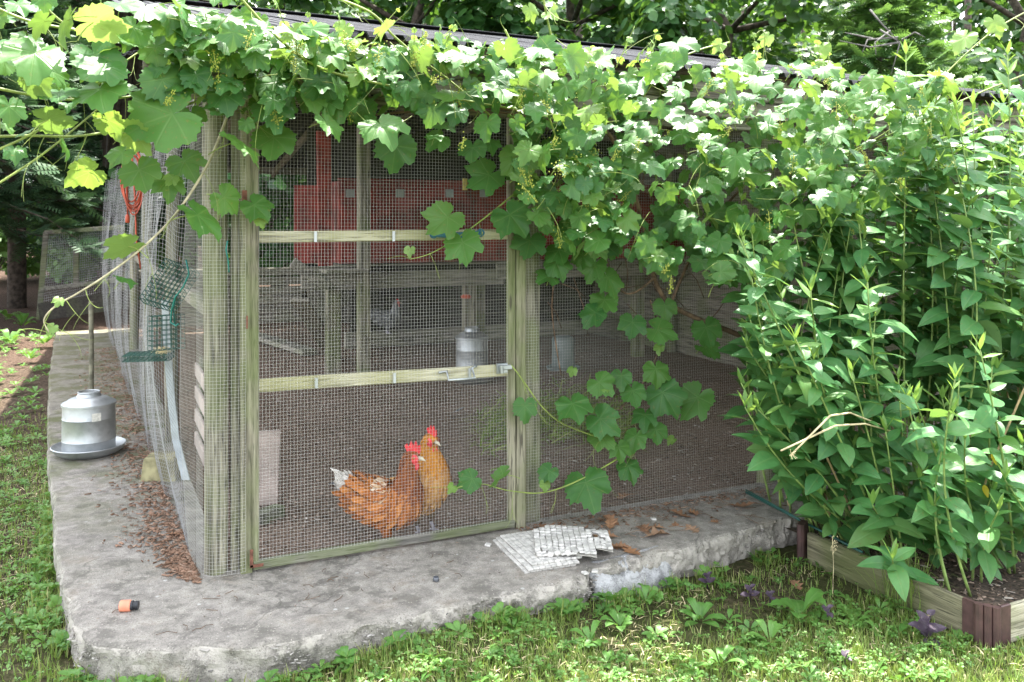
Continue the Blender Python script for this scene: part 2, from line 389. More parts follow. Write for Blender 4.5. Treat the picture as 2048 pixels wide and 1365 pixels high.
def slab():
    pts = [(-.515, -.26), (-.492, -.40), (-.44, -.455), (-.22, -.57), (.03, -.695), (.334, -.69), (.8, -.665), (1.27, -.65), (1.33, -.58), (1.46, -.585), (2.0, -.52), (2.36, -.475),
           (3.2, -.45), (5.2, -.45), (5.2, .02), (.02, .02), (.02, 8.9), (-.88, 8.9), (-.87, 8), (-.80, 5), (-.71, 2.8), (-.678, 2.0), (-.62, 1.2), (-.585, .534)]
    out = []
    for i in range(len(pts)):
        a = Vector((*pts[i], 0)); b = Vector((*pts[(i + 1) % len(pts)], 0)); inner = min(a.x, b.x) > -.01 and min(a.y, b.y) > -.46 and not (a.y < 0 and b.y < 0)
        n = max(1, int((b - a).length / (.011 if (a.y < .6 and b.y < .6) else .05)))
        for k in range(n): out.append((a.lerp(b, k / n), inner))
    LV = [0, -.004, -.012, -.024, -.038, -.052, -.068, -.084, -.10, -.118, -.14, -.24]
    n = len(out); mb = MB(); rings = [[] for _ in LV]
    for i, (p, inner) in enumerate(out):
        t = (out[(i + 2) % n][0] - out[i - 2][0]); t = t.normalized() if t.length else Vector((1, 0, 0)); nn = Vector((t.y, -t.x, 0))
        amp = 0 if inner else 1.0 if p.y < .1 else .5
        rough = amp * (1.0 if p.x > .35 else .55)
        o = nn * amp * (.03 * nz(p, 3.3, 9) + .010 * nz(p, 12, 5)); bite = max(0, nz(p, 7, 1) + .05) * .085 * rough
        for k, z in enumerate(LV):
            q = p + Vector((0, 0, z)); d = (.016 if k == 0 else .008 if k == 1 else .002 if k == 2 else 0) * amp + bite * max(0, 1 - abs(z) / (.02 + bite * .9)) + rough * (.022 * (nz(q, 16, 2) * .6 + nz(q, 38, 6) * .45 + nz(q, 85, 4) * .5) * min(1, abs(z) / .012) + .034 * max(0, nz(q, 10, 15)) * min(1, abs(z) / .03)) + rough * .12 * max(0, -z - .03)
            rings[k].append(p + o - nn * d + Vector((0, 0, z + (.004 * nz(q, 25, 3) * rough if k else 0))))
    mb.section(rings[::-1], caps=False)
    base = len(mb.v); top = rings[0]
    for p in top: mb.vert(p)
    for tri in tessellate_polygon([top]): 
        a, b, c = tri; nrm = (top[b] - top[a]).cross(top[c] - top[a]).z
        mb.face([base + a, base + b, base + c] if nrm > 0 else [base + a, base + c, base + b])
    structure(mb.build('concrete_slab', M['concrete'], smooth=True, auto=22))
    # smooth trowelled apron on the broken edge of the slab
    m2 = MB(); nx, ny = 30, 10
    for j in range(ny + 1):
        for i in range(nx + 1):
            u, v = i / nx, j / ny; e = .03 * nz((u * 3, v * 3, 0), 2.1) + .012 * nz((u * 9, v * 9, 4), 1)
            x = 1.30 + .46 * u + .05 * v * (1 - 2 * u) + (e if i in (0, nx) else 0); y = -.545 - .085 * v + .05 * u - (.03 * (2 * u - 1) ** 2 * (v - .3)); z = .003 - .12 * v ** 2.0 - .03 * max(0, abs(2 * u - 1) - .75) * 4 + .004 * nz((x, y, 0), 14)
            m2.vert((x, y + e * .3, z - (.05 if j == ny else 0)))
    for j in range(ny):
        for i in range(nx): a = j * (nx + 1) + i; m2.face((a, a + nx + 1, a + nx + 2, a + 1))
    o = structure(m2.build('cement_patch', M['cement'], smooth=True)); so = o.modifiers.new('depth', 'SOLIDIFY'); so.thickness = .06; so.offset = -1
slab()
# ============================================================ chicken coop
coop = thing('chicken_coop', 'weathered timber chicken run with wire mesh walls under a corrugated roof', 'chicken coop')
LEFT_X = -.30; RIGHT_X = 5.4
def wx(px, Y=0.0): return at(px, 700, Y=Y).x          # where a measured column meets the plane of the front wall

def log(mb, x, y, z0, z1, r, seed=0, n=26, seg=14, lean=(0, 0)):
    rings = []
    for i in range(n + 1):
        z = z0 + (z1 - z0) * i / n; ring = []
        for k in range(seg):
            a = 2 * math.pi * k / seg
            rr = r * (1 + .10 * noise.noise(Vector((math.cos(a) * 1.6 + seed, math.sin(a) * 1.6, z * 1.3))) + .05 * noise.noise(Vector((math.cos(a) * 4, math.sin(a) * 4 + seed, z * .7))))
            ring.append(Vector((x + lean[0] * i / n + rr * math.cos(a) + .012 * noise.noise(Vector((z, seed, 0))), y + lean[1] * i / n + rr * math.sin(a), z)))
        rings.append(ring)
    mb.section(rings)
def part_log(*a, **k): mb = MB(); log(mb, *a, **k); return mb.build('log_post', M['logz'], coop, smooth=True, auto=60)
part_log(-.012, .02, -.02, 2.02, .047, 3); part_log(.062, .012, -.02, 2.02, .022, 9)
part_log(wx(1066), .03, -.02, 2.02, .047, 14)
for x, y, r, s in ((2.75, .03, .045, 21), (4.2, .03, .045, 27), (5.3, .05, .05, 5), (.0, 2.3, .04, 31), (-.03, 4.5, .045, 37), (-.05, 6.8, .045, 43), (.02, 8.8, .05, 47), (2.6, 8.8, .05, 51), (5.2, 8.8, .05, 55), (5.3, 4.4, .05, 58)):
    part_log(x, y, -.08, 2.15, r, s, n=10, seg=10)

def B(name, p0, p1, w, h, m, up=(0, 0, 1), parent=None, n=4, wob=.004):
    mb = MB(); mb.board(p0, p1, w, h, up, n=n, wob=wob); return mb.build(name, M[m], parent or coop)
xl, xr = wx(497), wx(1022)
B('door_jamb', (wx(489), -.045, -.005), (wx(489), -.045, 1.95), .045, .03, 'wz', up=(0, 1, 0), n=8)
B('door_jamb', (wx(1031), -.04, -.005), (wx(1031), -.04, 1.95), .05, .04, 'wz', up=(0, 1, 0), n=8)
B('door_jamb', (wx(1043), -.018, .0), (wx(1043), -.018, 1.9), .014, .02, 'wz', up=(0, 1, 0), n=8)
for z, h, y in ((2.015, .10, -.10), (1.92, .085, -.097), (1.85, .05, -.06)):
    B('fascia_board', (LEFT_X + .02, y, z), (RIGHT_X, y, z), .024, h, 'fascia', n=24, wob=.006)
B('top_plate', (-.05, .0, 2.0), (5.35, .0, 2.0), .08, .07, 'wx'); B('side_plate', (-.03, .05, 1.98), (-.03, 8.8, 1.98), .07, .07, 'wy')
B('side_rail', (-.03, .05, 1.02), (-.03, 8.8, .98), .04, .06, 'wy'); B('back_plate', (-.05, 8.82, 2.1), (5.35, 8.82, 2.1), .07, .09, 'wx')
B('back_rail', (-.05, 8.82, .7), (5.35, 8.82, .7), .04, .10, 'wx')
for i in range(6): B('back_board', (.05, 8.84, .05 + .13 * i), (2.2, 8.84, .05 + .13 * i), .02, .115, 'wx', n=2)
EAVE, RIDGE = (-.22, 2.078), (3.40, 2.975)
for i in range(5):
    z0, z1 = 1.99 + .2 * i, 2.20 + .2 * i; top = [(.08, 2.07), (3.4, 2.93), (8.8, 2.09)]
    yy = lambda z: (.08 + (z - 2.07) / .86 * 3.32, 8.8 - (z - 2.09) / .84 * 5.4)
    ya, yb = yy(max(2.08, min(z0, 2.92))); yc, yd = yy(max(2.08, min(z1, 2.92))); mb = MB(); x0 = 5.41 + .02 * (i % 2)
    mb.section([[Vector((x, ya, z0)), Vector((x, yb, z0)), Vector((x, yd, min(z1, 2.92))), Vector((x, yc, min(z1, 2.92)))] for x in (x0, x0 + .018)]); mb.build('sun_block_gable', M['wy'], coop)  # added boards that stop sun coming in above the side wall
for x in (-.02, .9, 1.8, 2.7, 3.6, 4.5, 5.3):
    B('rafter', (x, -.15, 2.03), (x, 3.38, 2.92), .045, .08, 'wy'); B('rafter', (x, 3.42, 2.92), (x, 8.9, 2.05), .045, .08, 'wy')
B('beam_end', (LEFT_X + .03, -.14, 2.0), (-.02, -.14, 2.0), .06, .13, 'fascia')
for i in range(10): B('sun_block_wall', (5.38 + .022 * (i % 2), .1, .02 + .21 * i), (5.38 + .022 * (i % 2), 8.8, .02 + .21 * i), .02, .235, 'wy', n=1)  # solid side wall added to shut out sun and darken the interior
for i in range(10): B('sun_block_wall', (2.3, 8.9 + .022 * (i % 2), .02 + .21 * i), (5.36, 8.9 + .022 * (i % 2), .02 + .21 * i), .02, .235, 'wx', n=1)  # solid stretch of back wall, added to keep the inside dark

def roof_panel(x0, x1, y0, z0, y1, z1, lift):
    mb = MB(); per = .076; prof = [(0, 0), (.28, 0), (.42, 1), (.86, 1)]; xs = []
    k = math.floor(x0 / per)
    while True:
        for fx, h in prof:
            x = (k + fx) * per
            if x > x1: break
            if x >= x0: xs.append((x, h * .02))
        k += 1
        if k * per > x1: break
    rows = 6
    for j in range(rows + 1):
        t = j / rows
        for x, h in xs: mb.vert((x, y0 + (y1 - y0) * t + (.010 * nz((x, 0, lift), 3) if j == 0 else 0), z0 + (z1 - z0) * t + h + lift + .006 * nz((x, t * 3, 0), 1.1)))
    n = len(xs)
    for j in range(rows):
        for i in range(n - 1): a = j * n + i; mb.face((a, a + 1, a + n + 1, a + n))
    o = mb.build('roof_panel', M['roof'], coop)
    so = o.modifiers.new('gauge', 'SOLIDIFY'); so.thickness = .0018; return o
for i in range(7):
    x0 = LEFT_X - .05 + i * .83; roof_panel(x0, x0 + .94, EAVE[0], EAVE[1], RIDGE[0], RIDGE[1], .006 * (i % 2))
    roof_panel(x0, x0 + .94, RIDGE[0] + .02, RIDGE[1] + .004, 9.1, 2.10, .006 * (i % 2))
mb = MB(); mb.board((LEFT_X - .06, 3.41, 3.004), (5.5, 3.41, 3.004), .22, .006); mb.build('ridge_cap', M['roof'], coop)

# ---- wire mesh, every wire real
def wires(mb, S, us, vs, r, nu, nv):
    """wires along v at every u in us and along u at every v in vs"""
    def strip(pts):
        base = len(mb.v); n = len(pts)
        for i, p in enumerate(pts):
            t = (pts[min(i + 1, n - 1)] - pts[max(i - 1, 0)]).normalized(); x = t.orthogonal().normalized(); y = t.cross(x)
            for k in range(3):
                a = k * 2.0944 + .5; q = p + x * (r * math.cos(a)) + y * (r * math.sin(a)); mb.v.append((q.x, q.y, q.z)); mb.uv.append((0, 0)); mb.r.append(0.0)
        for i in range(n - 1):
            for k in range(3):
                a = base + i * 3 + k; b = base + i * 3 + (k + 1) % 3; mb.f.append((a, b, b + 3, a + 3)); mb.m.append(0)
    v0, v1, u0, u1 = vs[0], vs[-1], us[0], us[-1]
    for u in us: strip([S(u, v0 + (v1 - v0) * i / nv) for i in range(nv + 1)])
    for v in vs: strip([S(u0 + (u1 - u0) * i / nu, v) for i in range(nu + 1)])
def steps(a, b, d): n = int((b - a) / d); return [a + d * i for i in range(n + 1)]
PIT = .0135; WR = .00043

# door: frame, rails, mesh, hardware
bl = at(505, 1135, Z=0.0); zt = 1.90
mb = MB()
xs0, xs1 = wx(505), wx(1012)
mb.board((xs0, -.05, .03), (xs0, -.05, zt), .03, .03, (0, 1, 0), n=8, wob=.003); mb.board((xs1, -.05, .03), (xs1, -.05, zt), .034, .03, (0, 1, 0), n=8, wob=.003)
mb.board((xs0, -.05, zt + .02), (xs1, -.05, zt + .02), .028, .05)
door = mb.build('door', M['wz'], coop)
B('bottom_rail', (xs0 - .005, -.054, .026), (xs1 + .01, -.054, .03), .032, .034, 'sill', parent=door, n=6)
zr1 = at(760, 473, Y=-.05).z; zr2a = at(515, 772, Y=-.05).z; zr2b = at(990, 742, Y=-.05).z
B('rail', (xs0 + .016, -.046, zr1), (xs1 - .018, -.046, zr1 + .004), .022, .045, 'rail', parent=door)
B('rail', (xs0 + .016, -.046, zr2a), (xs1 - .018, -.046, zr2b), .022, .052, 'rail', parent=door)
mb = MB()
def Sd(u, v): return Vector((u, -.066 + .003 * nz((u, v, 0), 3.1), v + .0015 * nz((u, v, 4), 5)))
wires(mb, Sd, steps(xs0 + .014, xs1 - .012, PIT), steps(.035, zt, PIT), WR, 26, 24)
stuff(mb.build('wire_mesh', M['wire'], door))
def bracket(px, z):
    mb = MB(); x = wx(px, -.06); mb.board((x, -.0695, z - .021), (x, -.0695, z + .021), .012, .0025, (0, 1, 0), ch=.001)
    o = mb.build('strap', M['galv'], door)
for px, z in ((630, zr1), (786, zr1), (632, zr2a + (zr2b - zr2a) * .26), (788, zr2a + (zr2b - zr2a) * .58), (938, zr2a + (zr2b - zr2a) * .90)): bracket(px, z)
# blue pull handle
mb = MB(); a = at(868, 469, Y=-.075); b = at(962, 466, Y=-.075); pts = []
for i in range(13):
    t = i / 12; p = a.lerp(b, t); p.y -= .028 * min(1, math.sin(math.pi * t) * 1.6); p.z -= .006 * math.sin(math.pi * t); pts.append(p)
mb.tube(pts, [.0125 if 0 < i < 12 else .008 for i in range(13)], 8)
for e in (a, b): mb.lathe([(0, 0), (.017, 0), (.019, .004), (.016, .012), (0, .012)], seg=14)
base = len(mb.v) - 2 * 5 * 14
for n_, e in enumerate((a, b)):
    for k in range(70): i = base + n_ * 70 + k; x, y, z = mb.v[i]; mb.v[i] = (e.x + x, e.y + .008 - z, e.z + y)
hd = mb.build('pull_handle', M['blue'], door, smooth=True, auto=40)
for e in (a, b):
    mb = MB(); mb.box(e + Vector((0, -.006, 0)), .009, .004, .009); mb.build('screw', M['yellow'], door)
# steel pull and latch on the lower rail
mb = MB(); a = at(878, 746, Y=-.07); b = at(945, 736, Y=-.07)
mb.tube([a, a + Vector((.035, -.002, .004)), at(897, 761, Y=-.105), at(950, 757, Y=-.105), b + Vector((-.004, -.004, 0)), b + Vector((.02, -.002, .008))], .006, 6); mb.build('steel_pull', M['galv'], door, smooth=True)
mb = MB(); c = at(1004, 737, Y=-.075); mb.box(c, .05, .012, .045); mb.box(c + Vector((.012, -.012, .005)), .055, .012, .02); mb.tube([c + Vector((-.012, -.02, .016)), c + Vector((-.010, -.02, -.018))], .008, 6); mb.build('latch', M['galv'], door)
mb = MB(); c = at(503, 1118, Y=-.075); mb.box(c, .012, .004, .07); mb.box(c + Vector((.02, 0, -.03)), .05, .004, .012); mb.build('rusty_bracket', M['rust'], door)
mb = MB(); c = at(489, 395, Y=-.075); mb.box(c, .018, .006, .055); c = at(494, 645, Y=-.07); mb.box(c, .006, .006, .05); mb.build('hinge', M['rust'], door)

# fixed mesh beside the door
def Sf(u, v):
    s = max(0, (u - xr) / 1.6)
    return Vector((u, -.028 + .012 * math.sin(u * 5 + v * 2) * min(1, s) - .03 * min(1, s) * max(0, 1 - v / .5) + .008 * nz((u, v, 2), 2), v + .012 * nz((u, v, 0), 1.7) * min(1, s * 2)))
mb = MB(); wires(mb, Sf, steps(wx(1046), 4.0, PIT), steps(.004, 1.9, PIT), WR, 70, 22); stuff(mb.build('wire_mesh', M['wire'], coop))
mb = MB(); wires(mb, Sf, steps(4.0, 5.3, PIT * 2), steps(.004, 1.9, PIT * 2), WR, 20, 8); stuff(mb.build('wire_mesh', M['wire'], coop))

# netting wrapped round the corner log and slung along the side
PATH = [(.087, -.066), (.06, -.073), (.0, -.072), (-.04, -.062), (-.067, -.03), (-.075, .02), (-.08, .09)]
PL = [0.0]
for i in range(1, len(PATH)): PL.append(PL[-1] + math.dist(PATH[i - 1], PATH[i]))
def Sn(s, z):
    if s < PL[-1]:
        i = 0
        while s > PL[i + 1]: i += 1
        t = (s - PL[i]) / (PL[i + 1] - PL[i]); x = PATH[i][0] * (1 - t) + PATH[i + 1][0] * t; y = PATH[i][1] * (1 - t) + PATH[i + 1][1] * t; w = 0
    else: y = PATH[-1][1] + s - PL[-1]; x = -.08 - .022 * y; w = min(1, (s - PL[-1]) / .5)
    zz = max(0, min(1, z / 1.95)); belly = math.sin(math.pi * zz ** .8)
    x -= w * belly * (.05 + .06 * (.5 + .5 * math.sin(y * 1.9 + .6))) + w * (.028 * math.sin(y * 6.5 + z * 1.6) + .015 * math.sin(y * 13 - z * 2.2)) * (.35 + zz * .9)
    return Vector((x + .003 * nz((x, y, z), 6), y, z + w * (.03 * math.sin(y * 2.3) - .02 * math.sin(y * 6.5))))
s1 = PL[-1]
for s0, s_end, d, dv, nu, nv in ((0, s1 + .16, PIT, PIT, 50, 44), (s1 + .16, s1 + 1.8, PIT * 3, PIT * 1.4, 110, 40), (s1 + 1.8, s1 + 4.0, PIT * 4, PIT * 1.6, 110, 26), (s1 + 4.0, s1 + 8.6, PIT * 6, PIT * 2, 140, 18)):
    mb = MB(); wires(mb, Sn, steps(s0, s_end + .004, d), steps(.012, 1.9, dv), WR * (1.7 if s0 else 1), nu, nv)
    o = mb.build('side_netting', M['darkwire' if s0 else 'wire'], coop); stuff(o)
# ============================================================ inside the run
FL = -.06
HY = 4.25                                       # front of the red nest boxes
hx0, hx1 = at(592, 450, Y=HY + .25).x, at(1430, 450, Y=HY).x
zt_, zb_ = at(900, 366, Y=HY).z, at(900, 524, Y=HY).z
hen_house = thing('nest_box_row', 'red painted row of nest boxes raised on grey timber legs inside the run', 'nest boxes', ((hx0 + hx1) / 2, HY + .8, FL))
def H(name, p0, p1, w, h, m, up=(0, 0, 1), parent=None, **k):
    mb = MB(); mb.board(p0, p1, w, h, up, **k); return mb.build(name, M[m], parent or hen_house)
xa = at(682, 450, Y=HY).x; zc = (zt_ + zb_) / 2; hh = zt_ - zb_
xs = [xa, at(905, 450, Y=HY).x, at(1075, 450, Y=HY).x, at(1250, 450, Y=HY).x, hx1]
for i in range(4): H('front_panel', (xs[i] + .003, HY + .012 * (i % 2), zc), (xs[i + 1] - .003, HY + .012 * (i % 2), zc), .02, hh, 'red', n=2)
H('end_panel', (hx0, HY + .35, zc - .02), (at(640, 450, Y=HY + .3).x, HY + .3, zc - .02), .02, hh * .96, 'red')
H('side_panel', (xa + .01, HY + .03, zc), (xa + .01, HY + 1.5, zc), .02, hh, 'red'); H('side_panel', (hx1, HY + .03, 1.6), (hx1, HY + 2.2, 1.6), .02, 1.35, 'red')
H('back_panel', (xa + .03, HY + 1.55, 1.65), (hx1, HY + 1.55, 1.65), .02, 1.5, 'shade_dark_board'); H('floor_panel', (hx0 + .3, HY + .8, zb_ - .02), (hx1, HY + .8, zb_ - .02), 1.5, .02, 'wx')  # shade behind the nest boxes is put into the back panel colour
H('top_board', (xa - .02, HY + .02, zt_ + .012), (hx1, HY + .02, zt_ + .012), .06, .02, 'red')
zx = at(650, 262, Y=HY + .1).z
H('upright', (at(652, 500, Y=HY + .1).x, HY + .12, zb_ - .02), (at(648, 262, Y=HY + .1).x, HY + .12, zx), .13, .03, 'red', up=(0, 1, 0))
H('upright', (at(935, 500, Y=HY - .02).x, HY - .03, zb_), (at(935, 366, Y=HY - .02).x, HY - .03, zt_), .06, .02, 'red', up=(0, 1, 0))
for px in (700, 800, 899, 967, 1160, 1330):
    c = at(px, 387, Y=HY - .016); mb = MB(); mb.board(c - Vector((.04, 0, 0)), c + Vector((.04, 0, 0)), .005, .075, ch=.001); mb.build('metal_plate', M['galv'], hen_house)
c = at(930, 369, Y=HY - .07); mb = MB(); mb.board(c - Vector((0, 0, .055)), c + Vector((0, 0, .055)), .045, .02, (0, 1, 0)); mb.box(c + Vector((0, -.012, .03)), .02, .006, .012); mb.build('yellow_latch', M['yellow'], hen_house)
zb2 = at(900, 556, Y=HY - .05).z
H('beam', (at(600, 560, Y=HY).x, HY - .06, zb2), (at(1000, 556, Y=HY).x, HY - .06, zb2), .05, .15, 'wx', n=4, wob=.004); H('beam', (at(985, 550, Y=HY).x, HY - .10, zb2 + .05), (hx1 + .6, HY - .10, zb2 + .05), .05, .15, 'wx', n=4, wob=.004)
H('ledge', (at(640, 530, Y=HY - .1).x, HY - .2, zb_ - .05), (at(722, 530, Y=HY - .1).x, HY - .2, zb_ - .05), .3, .03, 'wx')
for px, y_, w_ in ((666, HY + .1, .12), (938, HY + .1, .11), (958, HY + .3, .10), (1275, HY + .1, .12), (1435, HY - .2, .12), (1600, HY, .11)):
    x = at(px, 650, Y=y_).x; H('leg', (x, y_, FL - .02), (x, y_, zb2 + .06), w_, .10, 'wz', up=(0, 1, 0))
for i in range(6): H('shade_backing_board', (at(700, 600, Y=6.2).x, 6.2, .02 + .165 * i), (hx1 + .3, 6.2, .02 + .165 * i), .02, .16, 'shade_dark_board')  # added backing, its near-black colour stands in for shade under the boxes
H('low_beam', (at(690, 690, Y=5.6).x, 5.6, .12), (at(1500, 690, Y=5.6).x, 5.6, .12), .09, .16, 'wx')
# loose timbers and props
post = thing('prop_post', 'grey square post standing in front of the red nest boxes', 'post', at(727, 768, Z=FL))
x = post.location
mb = MB(); mb.board((x.x, x.y, FL - .02), (x.x, x.y, 2.9), .10, .10, (0, 1, 0), n=6, wob=.006); mb.build('shaft', M['wz'], post)
def loose(name, label, cat, a, b, w, h, m, up=(0, 0, 1)):
    a = Vector(a); b = Vector(b); mb = MB(); mb.board(a, b, w, h, up, n=3, wob=.003); o = mb.mesh(name, a); o.materials.append(M[m]); ob = link(name, o); ob.location = a; return tag(ob, label, cat)
def ramp_board(pa, ya, pb, yb, **k): return at(*pa, Y=ya), at(*pb, Y=yb)
loose('ramp_plank', 'grey ramp plank sloping down from the left end of the nest boxes', 'plank', at(598, 600, Y=4.0), at(668, 715, Z=FL + .015), .16, .03, 'wx')
loose('brace_plank', 'grey diagonal brace meeting the beam left of the nest boxes', 'plank', at(585, 525, Y=4.15), at(655, 575, Y=4.15), .05, .09, 'wx', (0, 0, 1))
loose('floor_plank', 'dark weathered plank lying low in the back left of the run', 'plank', at(500, 668, Z=FL + .1), at(620, 705, Z=FL + .04), .18, .05, 'wx')
loose('leaning_board', 'pale pinkish board standing on edge just inside the door', 'board', at(530, 1010, Z=FL + .005), at(536, 862, Y=.95), .125, .022, 'pale_wood', (0, 1, 0))
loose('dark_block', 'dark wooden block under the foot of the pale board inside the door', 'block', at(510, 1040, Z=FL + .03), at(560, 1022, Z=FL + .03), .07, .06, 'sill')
for i, (pa, pb, lb) in enumerate((((520, 905), (520, 700), 'grey pallet slat leaning behind the corner log, nearest of three'), ((385, 800), (425, 770), 'short pale crate slat behind the side netting, upper one'), ((380, 845), (425, 812), 'short pale crate slat behind the side netting, lower one'))):
    if i == 0: continue
    a = at(*pa, Y=1.0 + .05 * i); b = at(*pb, Y=1.15 + .05 * i); 
crate = thing('slatted_crate', 'worn wooden crate with pale slats standing behind the side netting', 'crate', (.22, 1.55, FL))
for i in range(4): B('slat', (.12, 1.35, .03 + .14 * i), (.12, 2.1, .05 + .14 * i), .02, .08, 'pale_wood', parent=crate, n=1)
for i in range(3): B('upright_slat', (.15 + .0 * i, 1.38 + .33 * i, FL), (.15, 1.38 + .33 * i, .55), .05, .03, 'wz', up=(1, 0, 0), parent=crate, n=1)

# ---- galvanised poultry waterers
def fount(name, label, loc, s, hs=1.0):
    t = thing(name, label, 'poultry waterer', loc, None); L = Vector(loc)
    k = s
    mb = MB(); mb.lathe([(0, .004 * k), (.155 * k, .004 * k), (.195 * k, .03 * k), (.205 * k, .052 * k), (.21 * k, .056 * k), (.206 * k, .06 * k), (.195 * k, .052 * k), (.15 * k, .022 * k), (0, .018 * k)], L, 48); mb.build('pan', M['galv'], t, smooth=True, auto=45)
    mb = MB(); pr = [(.148 * k, .02 * k * hs), (.149 * k, .09 * k * hs), (.1515 * k, .094 * k * hs), (.149 * k, .10 * k * hs), (.147 * k, .22 * k * hs), (.1495 * k, .224 * k * hs), (.147 * k, .23 * k * hs), (.146 * k, .30 * k * hs)]
    mb.lathe(pr, L, 48); tank = mb.build('tank', M['galv'], t, smooth=True, auto=50)
    mb = MB(); mb.lathe([(.146 * k, .298 * k * hs), (.153 * k, .30 * k * hs), (.153 * k, .312 * k * hs), (.146 * k, .318 * k * hs), (.12 * k, .33 * k * hs), (.115 * k, .336 * k * hs), (.085 * k, .348 * k * hs), (.07 * k, .352 * k * hs), (.062 * k, .37 * k * hs), (0, .372 * k * hs)], L, 48); lid = mb.build('lid', M['galv'], t, smooth=True, auto=35)
    mb = MB(); mb.tube([L + Vector((math.cos(a) * .06 * k, math.sin(a) * .06 * k, .376 * k * hs)) for a in [2 * math.pi * i / 24 for i in range(25)]], .0045 * k, 6); mb.build('carry_ring', M['galv'], lid, smooth=True)
    return t, tank
L = at(178, 908, Z=.0); w1, tank = fount('poultry_waterer', 'galvanised poultry waterer with a paper label standing on the concrete ledge', L, .97)
mb = MB(); d = (CAM - L); ang0 = math.atan2(d.y, d.x) + .12
for z in (.262, .215):
    for i in range(7): a = ang0 - .02 + .34 * i / 6; mb.vert(L + Vector((math.cos(a) * .1475, math.sin(a) * .1475, z)))
for i in range(6): mb.face((i, i + 1, i + 8, i + 7))
mb.build('paper_label', M['label'], tank)
w2, _ = fount('poultry_waterer', 'galvanised poultry waterer inside the run below the red nest boxes', at(944, 764, Z=FL), .98, 1.32)
# cloudy plastic jug
jl = at(1126, 740, Z=FL); jug = thing('feed_jug', 'cloudy white plastic feed jug behind the mesh right of the door', 'jug', jl)
mb = MB(); mb.lathe([(0, .03), (.105, .03), (.112, .05), (.108, .20), (.11, .30), (.09, .325), (.05, .335), (0, .335)], jl, 28); mb.build('bottle', M['white_jug'], jug, smooth=True, auto=45)
mb = MB(); mb.lathe([(0, .0), (.15, .0), (.165, .03), (.16, .035), (.14, .02), (0, .02)], jl, 28); mb.build('tray', M['white_jug'], jug, smooth=True, auto=45)
rp = at(932, 597, Y=HY - .25); mb = MB(); mb.lathe([(0, 0), (.045, .0), (.05, .02), (.03, .035), (0, .035)], (0, 0, 0), 14); me = mb.mesh('red_cap'); me.materials.append(M['cord']); o = link('red_cap', me); o.location = rp; tag(o, 'small red cap hung on a post leg below the nest boxes', 'cap')

# ---- hens
def feather_t(n=1.0): return [(0, 0, 0), (.32, .35, .04), (.26, .8, .05), (0, 1.0, .0), (-.26, .8, .05), (-.32, .35, .04)], [(0, 1, 2, 3), (0, 3, 4, 5)]
def fmat(name, cols):
    t = NT(name); r = t.n('Attribute', _out=2, _set={'attribute_name': 'rnd'}); n = len(cols)
    c = t.ramp(r, [(i / (n - 1), k) for i, k in enumerate(cols)]); f = t.noise(t.obj(), 90, 3)
    t.set(Base_Color=t.mix(.3, c, t.ramp(f, [(.3, tuple(x * .4 for x in cols[0])), (.7, cols[-1])])), Roughness=.75, Specular_IOR_Level=.2); return t.mat
M['comb'] = plain('red_comb', (.62, .035, .045), .45, 0, .2, 60); M['beak'] = plain('beak', (.62, .55, .42), .5, 0, .1, 40); M['shank'] = plain('grey_shank', (.36, .34, .38), .7, 0, .2, 60)
M['eye'] = plain('eye', (.35, .14, .02), .2, 0, .1, 20); M['pupil'] = plain('pupil', (.01, .01, .01), .1)
F = {'rust': fmat('rust_feathers', [(.24, .065, .014), (.40, .125, .025), (.52, .20, .05)]), 'dark': fmat('mahogany_feathers', [(.13, .03, .01), (.22, .06, .015), (.30, .09, .02)]),
     'cream': fmat('cream_feathers', [(.50, .30, .15), (.62, .44, .28), (.70, .58, .45)]), 'white': fmat('white_feathers', [(.60, .55, .48), (.72, .68, .62), (.78, .75, .72)]),
     'gold': fmat('gold_feathers', [(.42, .15, .016), (.54, .215, .026), (.62, .29, .05)]), 'buff': fmat('buff_feathers', [(.40, .16, .035), (.52, .25, .07), (.62, .37, .15)]),
     'fluff': fmat('brown_fluff', [(.13, .085, .05), (.22, .15, .09), (.33, .24, .15)]), 'grey': fmat('grey_feathers', [(.10, .10, .105), (.24, .245, .25), (.40, .41, .42)])}
